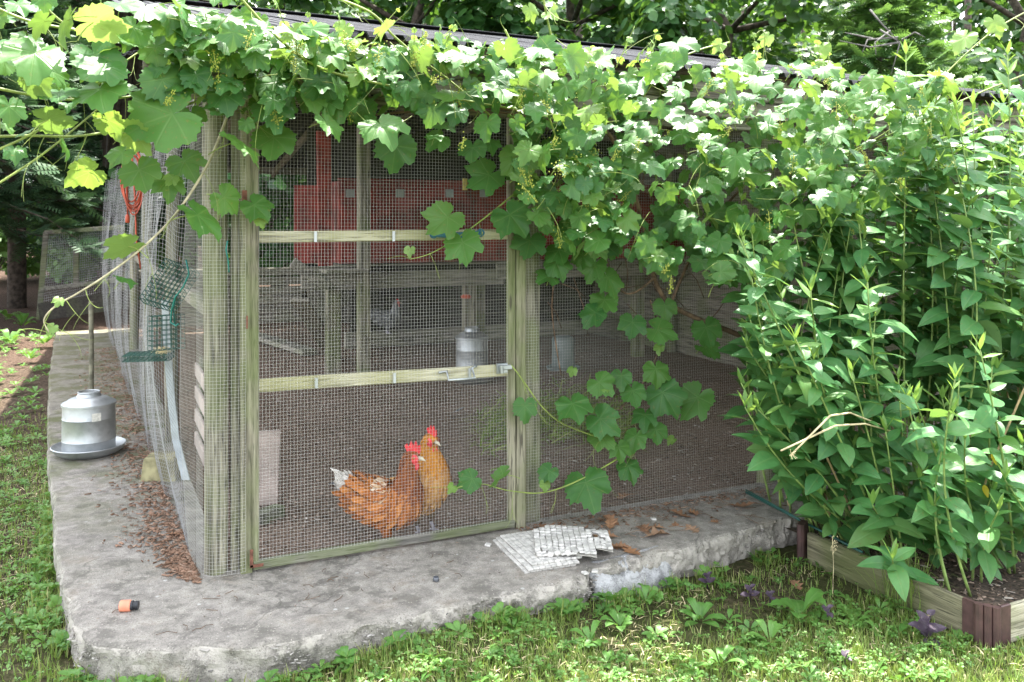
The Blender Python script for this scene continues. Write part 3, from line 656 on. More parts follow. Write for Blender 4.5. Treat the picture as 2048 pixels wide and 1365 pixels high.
def hen(name, label, loc, yaw, rings, zone, legs, head, tail, s=1.0, nf=900, seed=1, wing=True, combs=1.0, saddle=None):
    """rings: (x, z, half width, half height) from rump to beak root, bird facing +X; zone(i) names the feather colour of ring i"""
    rn = random.Random(seed); L = Vector(loc); RZ = Matrix.Rotation(yaw, 4, 'Z')
    t = thing(name, label, 'hen', loc)
    def W(x, y, z): return L + RZ @ Vector((x * s, y * s, z * s))
    # dense spine by Catmull-Rom
    dense = []; n = len(rings)
    for i in range(n - 1):
        p0, p1, p2, p3 = (np.array(rings[max(0, i - 1)]), np.array(rings[i]), np.array(rings[i + 1]), np.array(rings[min(n - 1, i + 2)]))
        for k in range(4):
            u = k / 4; q = .5 * ((2 * p1) + (-p0 + p2) * u + (2 * p0 - 5 * p1 + 4 * p2 - p3) * u * u + (-p0 + 3 * p1 - 3 * p2 + p3) * u ** 3); dense.append((*q, i + u))
    dense.append((*rings[-1], n - 1.0)); SEG = 20
    def pt(i, a):
        x, z, hw, hh_, _ = dense[i]; b = dense[min(i + 1, len(dense) - 1)]; c = dense[max(0, i - 1)]
        tx, tz = b[0] - c[0], b[1] - c[1]; l = math.hypot(tx, tz) or 1; tx /= l; tz /= l
        return Vector((x - tz * math.sin(a) * hh_, math.cos(a) * hw, z + tx * math.sin(a) * hh_)), Vector((tx, 0, tz))
    mats = []; mi = {}
    for i in range(n):
        if zone(i) not in mi: mi[zone(i)] = len(mats); mats.append(F[zone(i)])
    mats.append(M['shank']); SH = len(mats) - 1; mats.append(F['cream']); CR = SH + 1
    mb = MB()
    for i in range(len(dense)):
        for k in range(SEG): p, _ = pt(i, 2 * math.pi * k / SEG); mb.vert(W(*p), r=rn.random())
    for i in range(len(dense) - 1):
        for k in range(SEG): a = i * SEG + k; b = i * SEG + (k + 1) % SEG; mb.face((a, a + SEG, b + SEG, b), mi[zone(min(n - 1, int(dense[i][4])))])
    mb.face(list(range(SEG)), mi[zone(0)]); mb.face([(len(dense) - 1) * SEG + k for k in range(SEG)][::-1], mi[zone(n - 1)])
    for lx, ly, lz, fx in legs:
        mb.tube([W(lx, ly, lz), W(lx + .012, ly, lz * .62), W((lx + fx) / 2 - .008, ly, lz * .34)], [.03 * s, .022 * s, .009 * s], 8, m=mi[zone(1)])
        mb.tube([W((lx + fx) / 2 - .008, ly, lz * .38), W(fx, ly, .012)], [.0085 * s, .007 * s], 7, m=SH)
        for a in (-.5, 0, .5, 3.14): mb.tube([W(fx, ly, .012), W(fx + .022 * math.cos(a), ly + .022 * math.sin(a), .010), W(fx + .048 * math.cos(a) * (1 if abs(a) < 2 else .5), ly + .048 * math.sin(a), .004)], [.006 * s, .0055 * s, .002 * s], 6, m=SH)
    body = mb.build('body', mats, t, smooth=True)
    # overlapping feathers on the body
    fb = MB(); tv, tf = feather_t()
    for _ in range(nf):
        i = rn.randrange(1, len(dense) - 5); a = rn.uniform(-math.pi, math.pi); p, tg = pt(i, a); c = Vector((dense[i][0], 0, dense[i][1]))
        nrm = (p - c).normalized(); neck = dense[i][4] > n * .58; ln = (.024 if neck else .036) * rn.uniform(.7, 1.2)
        mtx = frame(RZ @ (nrm * 1.0 + tg * .22), RZ @ (-tg + Vector((0, 0, -.35)))); sc = Matrix.Diagonal((ln * s * (.5 if neck else .8), ln * s, ln * s, 1))
        q = p + nrm * .002; fb.add(tv, tf, Matrix.Translation(W(*q)) @ mtx @ sc, (CR if saddle and math.sin(a) > .35 and saddle[0] < dense[i][4] < saddle[1] and rn.random() < .4 else mi[zone(min(n - 1, int(dense[i][4])))]), rn.random())
    stuff(fb.build('plumage', mats, t))
    # tail feathers
    tb = MB(); tx, tz, ln, tm, fan, lift = tail
    for k in range(11):
        u = (k - 5) / 5; d = Vector((-math.cos(lift) , u * fan, math.sin(lift) - abs(u) * .25)).normalized()
        mtx = frame(RZ @ Vector((.3, u * .9, .5)), RZ @ d); tb.add(*feather_t(), Matrix.Translation(W(tx, u * .02, tz - abs(u) * .02)) @ mtx @ Matrix.Diagonal((ln * .42 * s, ln * s * (1 - .25 * abs(u)), ln * s, 1)), 0, rn.random())
    o = tb.build('tail', F[tm], t); so = o.modifiers.new('thick', 'SOLIDIFY'); so.thickness = .002
    if wing:
        for sd_ in (1, -1):
            wb = MB(); i0 = int(len(dense) * .12); i1 = int(len(dense) * .50)
            for r_ in range(4):
                for k in range(8):
                    i = int(i1 - (i1 - i0) * (k + r_ * .3) / 8.2); a = .55 - r_ * .32; p, tg = pt(max(0, i), a if sd_ > 0 else math.pi - a); c = Vector((dense[i][0], 0, dense[i][1])); nr = (p - c).normalized()
                    mtx = frame(RZ @ (nr + tg * .12), RZ @ (-tg + Vector((0, 0, -.12 - .1 * r_)))); wb.add(*feather_t(), Matrix.Translation(W(*(p + nr * (.006 + .002 * (3 - r_))))) @ mtx @ Matrix.Diagonal((.045 * s, .07 * s, .06 * s, 1)), 0, rn.random())
            wb.build('wing', F[zone(3)], t)
    # head furniture
    hx, hz, hr = head; hd = Vector((1, 0, -.05))
    cb = MB(); prof = [(-.020, .0), (-.030, .022), (-.022, .030), (-.014, .020), (-.006, .040), (.002, .024), (.012, .042), (.018, .022), (.028, .026), (.030, .004), (.022, -.008)]
    for y in (-.0035, .0035):
        for (px_, pz_) in prof: cb.vert(W(hx + px_ * combs, y, hz + hr * .85 + pz_ * combs))
    k = len(prof); cb.face(list(range(k))); cb.face([k + i for i in range(k)][::-1])
    for i in range(k): cb.face((i, (i + 1) % k, k + (i + 1) % k, k + i))
    cb.build('comb', M['comb'], t)
    fc = MB()
    for sd_ in (1, -1):
        base = len(fc.v)
        for r_ in range(4):
            for kk in range(12):
                a = 2 * math.pi * kk / 12; q = r_ / 3; fc.vert(W(hx + .008 + math.cos(a) * .021 * q, sd_ * (hr * .98 + .004 * (1 - q * q)) * (1 - .25 * q), hz - .004 + math.sin(a) * .022 * q))
        for r_ in range(3):
            for kk in range(12): a = base + r_ * 12 + kk; b = base + r_ * 12 + (kk + 1) % 12; fc.face((a, b, b + 12, a + 12))
    fc.build('face', M['comb'], t, smooth=True)
    for sd_ in (1, -1):
        wb = MB(); wb.lathe([(0.0005, -.022), (.008, -.018), (.010, -.006), (.006, .006), (.0005, .012)], (0, 0, 0), 10)
        wb.v = [tuple(W(hx + .016 + x, sd_ * .010 + y * .5, hz - hr * .9 - .006 + z)) for x, y, z in wb.v]; wb.build('wattle', M['comb'], t, smooth=True)
        eb = MB(); eb.lathe([(.0003, -.005), (.0045, -.003), (.0055, 0), (.0045, .003), (.0003, .005)], (0, 0, 0), 10); eb.v = [tuple(W(hx + .010 + x, sd_ * (hr * .98 + .003) + z, hz + .004 + y)) for x, y, z in eb.v]; eb.build('eye', M['eye'], t, smooth=True)
    bb = MB(); bb.tube([W(hx + hr * .7, 0, hz - .002), W(hx + hr + .012, 0, hz - .004), W(hx + hr + .028, 0, hz - .014)], [.011 * s, .008 * s, .001 * s], 8); bb.build('beak', M['beak'], t, smooth=True)
    return t
yaw_r = math.atan2(RT.y, RT.x)
r1 = [(-.165, .265, .012, .018), (-.135, .24, .04, .042), (-.09, .21, .068, .072), (-.03, .185, .084, .09), (.03, .175, .088, .097), (.075, .19, .08, .097), (.10, .235, .064, .075), (.105, .28, .05, .052), (.108, .315, .038, .04), (.112, .345, .030, .031), (.122, .368, .027, .027), (.138, .377, .022, .021), (.152, .376, .012, .012)]
hen('hen', 'rust red hen with a white tail, crouched in front of the golden hen', at(765, 1092, Z=FL), yaw_r - .12, r1, lambda i: 'white' if i < 1 else 'rust' if i < 6 else 'dark', [(.0, .04, .10, .01), (.02, -.04, .10, .03)], (.128, .370, .027), (-.125, .255, .115, 'white', .32, 1.0), 1.06, 1300, 3, combs=1.15, saddle=(3.2, 6.4))
r2 = [(-.12, .19, .012, .018), (-.10, .19, .05, .05), (-.07, .19, .085, .085), (-.03, .20, .105, .11), (.01, .225, .11, .115), (.04, .26, .105, .10), (.05, .31, .085, .075), (.045, .355, .062, .056), (.042, .385, .048, .045), (.045, .41, .038, .037), (.054, .43, .032, .031), (.07, .437, .024, .022), (.085, .434, .012, .012)]
hen('hen', 'golden buff hen standing tall behind the rust red hen', at(846, 1066, Z=FL), yaw_r - .75, r2, lambda i: 'fluff' if i < 3 else 'buff' if i < 6 else 'gold', [(.0, .04, .13, .03), (.0, -.04, .13, .02)], (.060, .431, .031), (-.10, .20, .07, 'dark', .5, .4), 1.0, 1100, 5, combs=1.05)
hen('hen', 'grey barred hen sitting in the dark under the nest boxes', at(772, 668, Y=5.5), yaw_r + .1, [(x * 1.0, z * .95, a, b) for x, z, a, b in r1], lambda i: 'grey', [(.0, .04, .10, .01), (.02, -.04, .10, .03)], (.128, .352, .027), (-.13, .235, .07, 'grey', .5, .3), .95, 700, 9, combs=.45)
# ============================================================ things on and around the ledge
def one(name, mb, mat, label, cat, loc, group=None, smooth=False, auto=None):
    me = mb.mesh(name, loc, smooth)
    for m_ in (mat if isinstance(mat, list) else [mat]): me.materials.append(m_)
    if auto: me.set_sharp_from_angle(angle=rad(auto))
    o = link(name, me); o.location = loc; return tag(o, label, cat, group)
pb = at(183, 800, Z=0.0); pb = Vector((pb.x, pb.y + .0, 0)); ptop = at(181, 604, Y=pb.y).z
mb = MB(); mb.tube([pb + Vector((0, 0, -.1)), pb + Vector((0, .0, ptop * .5)), pb + Vector((-.004, .0, ptop))], .018, 12); mb.tube([pb + Vector((-.004, 0, ptop)), pb + Vector((-.004, 0, ptop + .004))], .014, 12)
one('iron_pipe', mb, plain('pipe_mossy', (.20, .19, .14), .8, .1, .4, 12), 'upright rusty pipe standing behind the galvanised waterer on the ledge', 'pipe', pb, smooth=True, auto=50)
bk = at(318, 962, Z=.0); mb = MB(); d = (RT * .14); q = AX * .10
def quadring(c, hw, hd, z): return [c + RT * hw * a + AX * hd * b + UP * z for a, b in ((-1, -1), (1, -1), (1, 1), (-1, 1))]
c = bk + AX * .07
mb.section([quadring(c, .092, .085, .0), quadring(c, .086, .08, .055), quadring(c, .08, .072, .115), quadring(c, .072, .064, .122)])
mb.section([quadring(c, .088, .03, .0)[:2] + quadring(c + AX * -.0, .088, .03, .0)[2:], quadring(c, .077, .028, .124)])
one('paver_block', mb, M['block'], 'mossy tan wedge shaped paver against the foot of the side netting', 'paver', c)
hf = at(258, 1222, Z=.0); t = thing('hose_coupling', 'small orange and black hose coupling lying on the concrete corner', 'hose coupling', hf)
dx = (RT * .98 + AX * .12).normalized(); c = hf + UP * .018
mb = MB(); mb.tube([c - dx * .03, c - dx * .028, c + dx * .004, c + dx * .007], [.017, .0195, .0195, .016], 12); mb.tube([c - dx * .031, c - dx * .0305], [.011, .011], 12); mb.build('orange_collar', M['orange'], t, smooth=True, auto=40)
mb = MB(); mb.tube([c + dx * .007, c + dx * .014, c + dx * .016, c + dx * .022, c + dx * .023, c + dx * .032], [.0165, .0165, .0135, .0135, .0155, .0145], 12); mb.build('black_nut', M['black'], t, smooth=True, auto=40)
cp = at(872, 1162, Z=.002); mb = MB(); mb.lathe([(0, .006), (.009, .006), (.0105, .0), (.012, .0), (.012, .012), (.010, .015), (.009, .008), (0, .008)], cp, 14); one('bottle_cap', mb, M['iron'], 'small dark metal cap lying on the concrete before the door', 'cap', cp, smooth=True, auto=40)

# ---- stack of white mosaic tile sheets
P00 = at(985, 1084, Z=0); P10 = at(1052, 1151, Z=0); P11 = at(1226, 1117, Z=0); P01 = at(1108, 1058, Z=0)
TS = .0245; TH = .0075
tile_me = MB(); tile_me.board((-TS * .455, 0, 0), (TS * .455, 0, 0), TS * .91, TH, ch=.0016); tile_me = tile_me.mesh('tile'); tile_me.materials.append(M['tile'])
ex = (P10 - P00).normalized(); ey0 = (P01 - P00); ey = (ey0 - ex * ey0.dot(ex)).normalized()
if ex.cross(ey).z < 0: ey = -ey
def tile_sheet(label, org, rot, nx, ny, z, fn=None, skip=None):
    t = thing('tile_sheet', label, 'tile sheet', org, 'mosaic tile sheets'); ca, sa = math.cos(rot), math.sin(rot); u = ex * ca + ey * sa; v = ey * ca - ex * sa
    mb = MB(); base = []
    for j in range(ny + 1):
        for i in range(nx + 1):
            p = org + u * (i * TS) + v * (j * TS); h = z - TH / 2 - .001 + (fn(i, j)[0] if fn else 0); mb.vert((p.x, p.y, h))
    for j in range(ny):
        for i in range(nx):
            if not (skip and skip(i, j)): a = j * (nx + 1) + i; mb.face((a, a + 1, a + nx + 2, a + nx + 1))
    bkm = mb.build('backing', M['tile_back'], t); so = bkm.modifiers.new('gauge', 'SOLIDIFY'); so.thickness = .0012
    ang = math.atan2(u.y, u.x)
    for j in range(ny):
        for i in range(nx):
            if skip and skip(i, j): continue
            off = .5 if j % 2 else 0
            p = org + u * ((i + .5) * TS + (off - .25) * TS * .0) + v * ((j + .5) * TS); h, tx, ty, dx_, dy_, dr = fn(i, j) if fn else (0, 0, 0, 0, 0, 0)
            o = link('tile', tile_me, t); o.location = (p.x - org.x + dx_, p.y - org.y + dy_, z + h + TH * .05 + RN.uniform(-.0006, .0006) - org.z)
            o.rotation_euler = (tx + RN.uniform(-.02, .02), ty + RN.uniform(-.02, .02), ang + dr + RN.uniform(-.02, .02))
    return t
ux = (P10 - P00).length
nlong = int(ux / TS)
tile_sheet('white mosaic tile sheet at the bottom of the stack by the door post', P00 + Vector((0, 0, 0)), 0, nlong, 9, TH / 2 + .0015)
tile_sheet('white mosaic tile sheet in the middle of the stack by the door post', P00 + ex * .006 + ey * .012, 0, nlong, 9, TH * 1.5 + .004)
tile_sheet('white mosaic tile sheet lying flat on top of the stack by the door post', P00 + ex * .012 + ey * .028, .02, nlong - 1, 9, TH * 2.5 + .0065)
_tr = random.Random(4)
def warp(i, j):
    b = max(0, 1 - math.hypot(i - 5, j - 11) / 4.5); e = max(0, (i - 8) / 4) * (1 if j < 8 else .4); h = .016 * b + .010 * math.sin(i * .9 + j * .5) * .5 + .004 - .014 * max(0, (j - 9) / 4)
    m_ = max(b, e, .25 * (_tr.random() < .3)); return (h, _tr.uniform(-.45, .45) * m_, _tr.uniform(-.45, .45) * m_, _tr.uniform(-.006, .006) * m_, _tr.uniform(-.006, .006) * m_, _tr.uniform(-.5, .5) * m_)
c4 = at(1068, 1092, Z=0) 
tile_sheet('crumpled white mosaic tile sheet with lifting tiles, slipping off the stack', c4 - ex * .13 + RT * .045 - AX * .01, -.36, 13, 13, TH * 3.5 + .010, warp, lambda i, j: (i < 2 and j > 8) or (i > 9 and j > 9) or (i + j < 2) or (i in (4, 5) and j == 10))
for k, (px, py) in enumerate(((1170, 1146), (1190, 1143), (976, 1090), (1307, 1038))):
    p = at(px, py, Z=.0045); o = link('loose_tile', tile_me); o.location = p; o.rotation_euler = (RN.uniform(-.1, .1), RN.uniform(-.1, .1), RN.uniform(0, 3)); tag(o, 'single loose white mosaic tile lying on the concrete around the tile stack', 'tile', 'loose mosaic tiles')

# ---- things hung on the side netting
def net_pt(px, py, out=.02):
    best = None
    for i in range(2200):
        y = .1 + i * .003; x = Sn(PL[-1] + y - PATH[-1][1], 1.2).x - out; p = at(px, py, Y=y)
        e = abs(p.x - x)
        if best is None or e < best[0]: best = (e, p)
    return best[1]
def cage(name, label, c, ax_u, ax_v, ax_w, du, dv, dw, mat, nu=7, nv=7, open_=False):
    mb = MB()
    for s_ in (-1, 1):
        for i in range(nu + 1): u = -du + 2 * du * i / nu; mb.tube([c + ax_u * u - ax_v * dv + ax_w * dw * s_, c + ax_u * u + ax_v * dv + ax_w * dw * s_], .0017, 4)
        for i in range(nv + 1): v = -dv + 2 * dv * i / nv; mb.tube([c - ax_u * du + ax_v * v + ax_w * dw * s_, c + ax_u * du + ax_v * v + ax_w * dw * s_], .0017, 4)
    for i in range(nu + 1):
        u = -du + 2 * du * i / nu
        for s_ in (-1, 1): mb.tube([c + ax_u * u + ax_v * dv * s_ - ax_w * dw, c + ax_u * u + ax_v * dv * s_ + ax_w * dw], .0017, 4)
    for i in range(nv + 1):
        v = -dv + 2 * dv * i / nv
        for s_ in (-1, 1): mb.tube([c + ax_u * du * s_ + ax_v * v - ax_w * dw, c + ax_u * du * s_ + ax_v * v + ax_w * dw], .0017, 4)
    return one(name, mb, mat, label, 'suet cage', c)
c1 = net_pt(340, 572, .05); c2 = net_pt(333, 665, .05); c3 = net_pt(298, 713, .07)
u1 = (RT * .55 + UP * .83).normalized(); v1 = (AX * .8 + RT * .5 - UP * .33).normalized(); v1 = (v1 - u1 * v1.dot(u1)).normalized(); w1_ = u1.cross(v1)
cage('suet_cage', 'dark green wire suet cage hanging tilted on teal twine', c1, u1, v1, w1_, .095, .075, .022, M['green_plastic'], 10, 8)
cage('suet_cage', 'green wire suet cage hanging upright below the tilted one', c2, UP, (RT * .7 + AX * .7), (RT * .7 - AX * .7), .07, .07, .018, M['green_plastic'], 7, 7)
cage('suet_cage', 'green wire suet cage lid sticking out flat, holding dry grass', c3, (RT * .97 + AX * .2).normalized(), (AX * .97 - RT * .2).normalized(), UP, .095, .07, .012, M['green_plastic'], 9, 6)
mb = MB(); nc = c3 + RT * .06 + UP * .016
for _ in range(140):
    a = RN.uniform(0, 6.28); r = RN.uniform(0, .035); p = nc + Vector((math.cos(a) * r, math.sin(a) * r, RN.uniform(0, .02))); d = Vector((RN.uniform(-1, 1), RN.uniform(-1, 1), RN.uniform(-.4, .5))) * .02; mb.tube([p - d, p + Vector((0, 0, .004)), p + d], .0008, 3)
one('dry_grass_nest', mb, M['straw'], 'little wad of dry grass lying in the green wire cage', 'nest', nc)
mb = MB(); tw = [net_pt(*p, o) for p, o in (((372, 520), .03), ((378, 548), .03), ((366, 575), .04), ((350, 595), .05), ((343, 620), .05), ((341, 645), .05), ((352, 652), .05), ((357, 648), .05))]
mb.tube(tw, .0035, 5); tw2 = [net_pt(*p, .02) for p in ((352, 590), (347, 618), (349, 648))]; mb.tube(tw2, .003, 5)
one('teal_twine', mb, M['twine'], 'teal twine tying the green suet cages to the side netting', 'twine', tw[0], smooth=True)
mb = MB(); tw = [at(px, py, Y=-.085) for px, py in ((455, 482), (452, 500), (456, 520), (458, 545))]; mb.tube(tw, .003, 5); one('teal_twine', mb, M['twine'], 'short end of teal twine caught in the mesh on the corner log', 'twine', tw[0], smooth=True)
ll = [net_pt(*p, -.035) for p in ((330, 600), (335, 700), (343, 800), (352, 880), (372, 960))]
mb = MB()
rings = [[p + RT * a * .5 + AX * b for a, b in ((-.032, -.004), (.032, -.004), (.032, .004), (-.032, .004))] for p in ll]; mb.section(rings); one('lath', mb, M['lath'], 'pale bluish lath strip standing inside the side netting', 'lath', ll[-1])
# coiled orange cord
cc = net_pt(266, 345, .05); mb = MB(); pts = []
for i in range(150):
    a = 2 * math.pi * i / 25; k = i // 25; h = .15 + .012 * k; w = .062 + .006 * math.sin(k * 2.1)
    p = cc + RT * (w * math.sin(a) + .006 * k - .012) + UP * (h * math.cos(a) - .04 - .012 * (k % 3)) + AX * (.01 * math.sin(a * 2 + k) - .004 * k); pts.append(p)
mb.tube(pts, .0052, 6); e = pts[-1]
mb.tube([e, cc + RT * .015 + UP * -.2, cc + RT * .02 + UP * -.42, cc + RT * .05 - UP * .62], .0052, 6)
cl = cc + RT * -.035; mb.tube([pts[0], cl + UP * -.1, cl + UP * -.28], .0052, 6); mb.tube([cl + UP * -.27, cl + UP * -.28, cl + UP * -.32, cl + UP * -.325], [.007, .013, .014, .008], 8)
one('extension_cord', mb, M['cord'], 'coiled orange extension cord hung on the side netting', 'extension cord', cc, smooth=True)
# chain across the left
mb = MB(); ca = at(-40, 88, D=4.6); cb_ = at(290, 100, D=4.9); nl = 46
for i in range(nl):
    u = (i + .5) / nl; p = ca.lerp(cb_, u) - UP * .06 * 4 * u * (1 - u); d = (cb_ - ca).normalized(); q = UP if i % 2 else AX; ring = []
    for k in range(11): a = 2 * math.pi * k / 10; ring.append(p + d * .0155 * math.cos(a) + q * .007 * math.sin(a))
    mb.tube(ring, .0024, 5, caps=False)
one('chain', mb, M['iron'], 'dark steel chain stretched from the roof corner towards the left', 'chain', ca)
# framed wire panel far back on the left
fp = thing('mesh_panel', 'low dark timber frame with wire mesh standing beyond the ledge', 'mesh panel', at(160, 640, D=12.8))
dp = 12.8; A_ = at(92, 465, D=dp); B_ = at(244, 455, D=dp - .3); C_ = at(78, 640, D=dp); D_ = at(246, 600, D=dp - .3)
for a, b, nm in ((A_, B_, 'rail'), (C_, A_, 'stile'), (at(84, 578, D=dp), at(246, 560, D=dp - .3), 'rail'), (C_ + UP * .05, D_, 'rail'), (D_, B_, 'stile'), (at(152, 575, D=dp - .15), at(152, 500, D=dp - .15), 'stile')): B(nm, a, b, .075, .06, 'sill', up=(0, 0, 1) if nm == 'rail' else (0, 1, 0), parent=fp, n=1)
mb = MB(); wires(mb, lambda u, v: A_.lerp(B_, u).lerp(C_.lerp(D_, u), v), [i / 40 for i in range(41)], [i / 34 for i in range(35)], .0018, 6, 6); stuff(mb.build('wire_mesh', M['darkwire'], fp))
B('base_board', at(80, 625, D=dp - .1), at(255, 598, D=dp - .4), .05, .26, 'shade_dark_board', parent=fp, n=1)

# ---- dry oak leaves and litter
def oak_leaf(seed):
    rn = random.Random(seed); pts = []
    prof = [(0, .03), (.10, .05), (.20, .20), (.27, .10), (.38, .30), (.48, .13), (.60, .33), (.70, .14), (.80, .24), (.88, .12), (1.0, .02)]
    L_ = [(-w * rn.uniform(.8, 1.15), y) for y, w in prof]; R_ = [(w * rn.uniform(.8, 1.15), y) for y, w in prof]; mb = MB(); curl = rn.uniform(.15, .5); tw_ = rn.uniform(-.3, .3)
    zf = lambda x, y: curl * (x * x * 2.2) + .12 * math.sin(y * 5 + seed) * (.3 + abs(x)) + tw_ * x * (y - .5)
    for (x, y) in L_: mb.vert((x, y, zf(x, y)), (x, y))
    for (_, y) in L_: mb.vert((0, y, zf(0, y)), (.0001, y))
    for (x, y) in R_: mb.vert((x, y, zf(x, y)), (x, y))
    k = len(prof)
    for i in range(k - 1):
        mb.face((i, k + i, k + i + 1, i + 1)); mb.face((k + i, 2 * k + i, 2 * k + i + 1, k + i + 1))
    mb.tube([(0, .02, zf(0, 0)), (.01, -.12, .01)], .008, 4)
    me = mb.mesh('oak_leaf'); me.materials.append(M['oak']); return me
OAK = [oak_leaf(i) for i in range(5)]
def flat_leaf(px, py, s, label, group, z=.006, zp=0.0):
    o = link('oak_leaf', RN.choice(OAK)); o.location = at(px, py, Z=zp + z); o.scale = (s, s, s); o.rotation_euler = (RN.uniform(-.18, .18), RN.uniform(-.18, .18), RN.uniform(0, 6.28)); return tag(o, label, 'dead leaf', group)
flat_leaf(1268, 1070, .17, 'largest brown oak leaf curled on the concrete right of the tiles', None); flat_leaf(1455, 1012, .13, 'brown oak leaf lying alone farthest right on the concrete', None)
flat_leaf(1075, 1052, .15, 'dark brown oak leaf lying behind the tile stack against the mesh', None); flat_leaf(1268, 990, .12, 'pale tan leaf lying on the dirt just inside the mesh', None, .01, -.05)
flat_leaf(1280, 1112, .11, 'crumpled brown leaf on the broken edge of the concrete', None)
for px, py, s in ((1220, 1058, .1), (1235, 1075, .11), (1295, 1065, .1), (1350, 1045, .11), (1372, 1050, .1), (1385, 1035, .12), (1400, 1028, .1), (1330, 1058, .09), (1205, 1085, .1), (1215, 1095, .09), (1262, 1098, .08), (1420, 1045, .08), (1380, 1022, .09), (1240, 1050, .1), (1190, 1073, .09)):
    flat_leaf(px, py, s, 'brown dead oak leaf among the litter at the foot of the mesh', 'oak leaves along the mesh')
flat_leaf(145, 792, .22, 'pale dead leaf lying behind the galvanised waterer', None); flat_leaf(360, 1070, .07, 'orange brown dead leaf in the wood chips beside the corner log', None)
flat_leaf(555, 1235, .06, 'small dead leaf at the front edge of the lawn', None, .02, -.14); flat_leaf(1580, 1160, .09, 'pale dead leaf on the soil before the raised bed', None, .008, -.14)
chip_t = [(-.5, -.18, 0), (.5, -.12, 0), (.45, .16, .05), (-.4, .2, .04), (-.45, -.1, .22), (.42, -.05, .2), (.38, .1, .22), (-.36, .14, .24)], [(0, 3, 2, 1), (4, 5, 6, 7), (0, 1, 5, 4), (1, 2, 6, 5), (2, 3, 7, 6), (3, 0, 4, 7)]
def chips(name, label, gen, n, s0, s1, mat, seed):
    rn = random.Random(seed); ms = []; rr = []
    for _ in range(n):
        p = gen(rn)
        if p is None: continue
        s = rn.uniform(s0, s1); ms.append(Matrix.Translation(p) @ Matrix.Rotation(rn.uniform(0, 6.3), 4, 'Z') @ Matrix.Rotation(rn.gauss(0, .3), 4, 'X') @ Matrix.Diagonal((s * rn.uniform(.6, 1.3), s * rn.uniform(.35, 1.3), s * rn.uniform(.25, .8), 1))); rr.append(rn.random())
    me = fast_mesh(name, *chip_t, ms, rr); me.materials.append(mat or M['aggregate']); o = link(name, me); stuff(o, label, 'litter'); return o
def litmat(name, cols):
    t = NT(name); c = t.ramp(t.n('Attribute', _out=2, _set={'attribute_name': 'rnd'}), [(i / (len(cols) - 1), k) for i, k in enumerate(cols)]); t.set(Base_Color=c, Roughness=.95, Specular_IOR_Level=.2); return t.mat
M['chips'] = litmat('chips', [(.09, .05, .03), (.20, .12, .08), (.32, .2, .14), (.14, .09, .06), (.4, .29, .22)])
M['grit'] = litmat('grit', [(.08, .056, .04), (.21, .15, .115), (.34, .26, .21), (.15, .11, .08), (.52, .47, .42)])
M['aggregate'] = litmat('aggregate', [(.13, .125, .115), (.30, .28, .26), (.42, .40, .37), (.22, .2, .18), (.5, .48, .45)])
def g_side(rn):
    y = 7.0 * rn.random() ** 1.8 + rn.gauss(.02, .05); w = (.17 + .03 * y) * min(1, .35 + max(0, y) * 1.3); x = -.08 - .022 * y - abs(rn.gauss(0, 1)) * w * .55
    return Vector((x, y, .004)) if x > -.62 else None
chips('wood_litter', 'brown wood chips and twigs gathered along the foot of the side netting', g_side, 4200, .006, .032, M['chips'], 5)
SLAB_E = [(-.60, .9), (-.585, .534), (-.515, -.26), (-.492, -.40), (-.44, -.455), (-.22, -.57), (.03, -.695), (.334, -.69), (.8, -.665), (1.27, -.65), (1.46, -.585), (2.0, -.52), (2.36, -.475)]
def g_agg(rn):
    i = rn.choices(range(len(SLAB_E) - 1), [math.dist(SLAB_E[k], SLAB_E[k + 1]) for k in range(len(SLAB_E) - 1)])[0]; u = rn.random(); a, b = SLAB_E[i], SLAB_E[i + 1]; z = rn.uniform(-.135, -.012)
    d = Vector((b[0] - a[0], b[1] - a[1], 0)).normalized(); nn = Vector((d.y, -d.x, 0)); p = Vector((a[0] + (b[0] - a[0]) * u, a[1] + (b[1] - a[1]) * u, z)); return p - nn * (.012 + .14 * max(0, -z - .03) + .02 * nz(p, 16, 2))
chips('aggregate', 'grey stones of aggregate showing in the broken edge of the concrete', g_agg, 1500, .008, .028, None, 77)
def g_front(rn):
    x = 1.25 + 2.0 * rn.random(); y = -.05 - abs(rn.gauss(0, .09)); return Vector((x, y, .004)) if y > -.42 else None
chips('wood_litter', 'brown bits of leaf and bark along the foot of the mesh right of the door', g_front, 800, .008, .028, M['chips'], 6)
def g_slab(rn):
    x = rn.uniform(-.5, 1.3); y = rn.uniform(-.62, -.06)
    return Vector((x, y, .003)) if y > -.45 - .35 * (x + .2) else None
chips('grit', 'scattered crumbs and white flecks on the concrete before the door', g_slab, 260, .003, .012, M['grit'], 7)
def g_in(rn): x = .06 + 4.5 * rn.random(); y = .05 + 5.5 * rn.random() ** 1.5; return Vector((x, y, -.055 + .018 * nz((x, y, 0), 1.3) + .014 * nz((x, y, 3), 4.2)))
chips('floor_litter', 'wood shavings and droppings strewn over the dirt floor of the run', g_in, 9000, .008, .034, M['grit'], 8)
mb = MB(); tv, tf = feather_t(); fp_ = at(655, 968, Z=FL + .01)
mb.add(tv, tf, Matrix.Translation(fp_) @ frame(UP * 1 + AX * -.3, RT + AX * .2) @ Matrix.Diagonal((.05, .12, .05, 1))); one('grey_feather', mb, F['grey'], 'grey feather lying on the dirt behind the white tail of the hen', 'feather', fp_)
mb = MB(); fp_ = at(905, 826, Z=FL + .02); mb.add(tv, tf, Matrix.Translation(fp_) @ frame(UP - AX * .4, RT + AX * .9) @ Matrix.Diagonal((.03, .12, .06, 1))); one('grey_feather', mb, F['grey'], 'curved pale feather on the dirt in the middle of the run', 'feather', fp_)
sticks = MB()
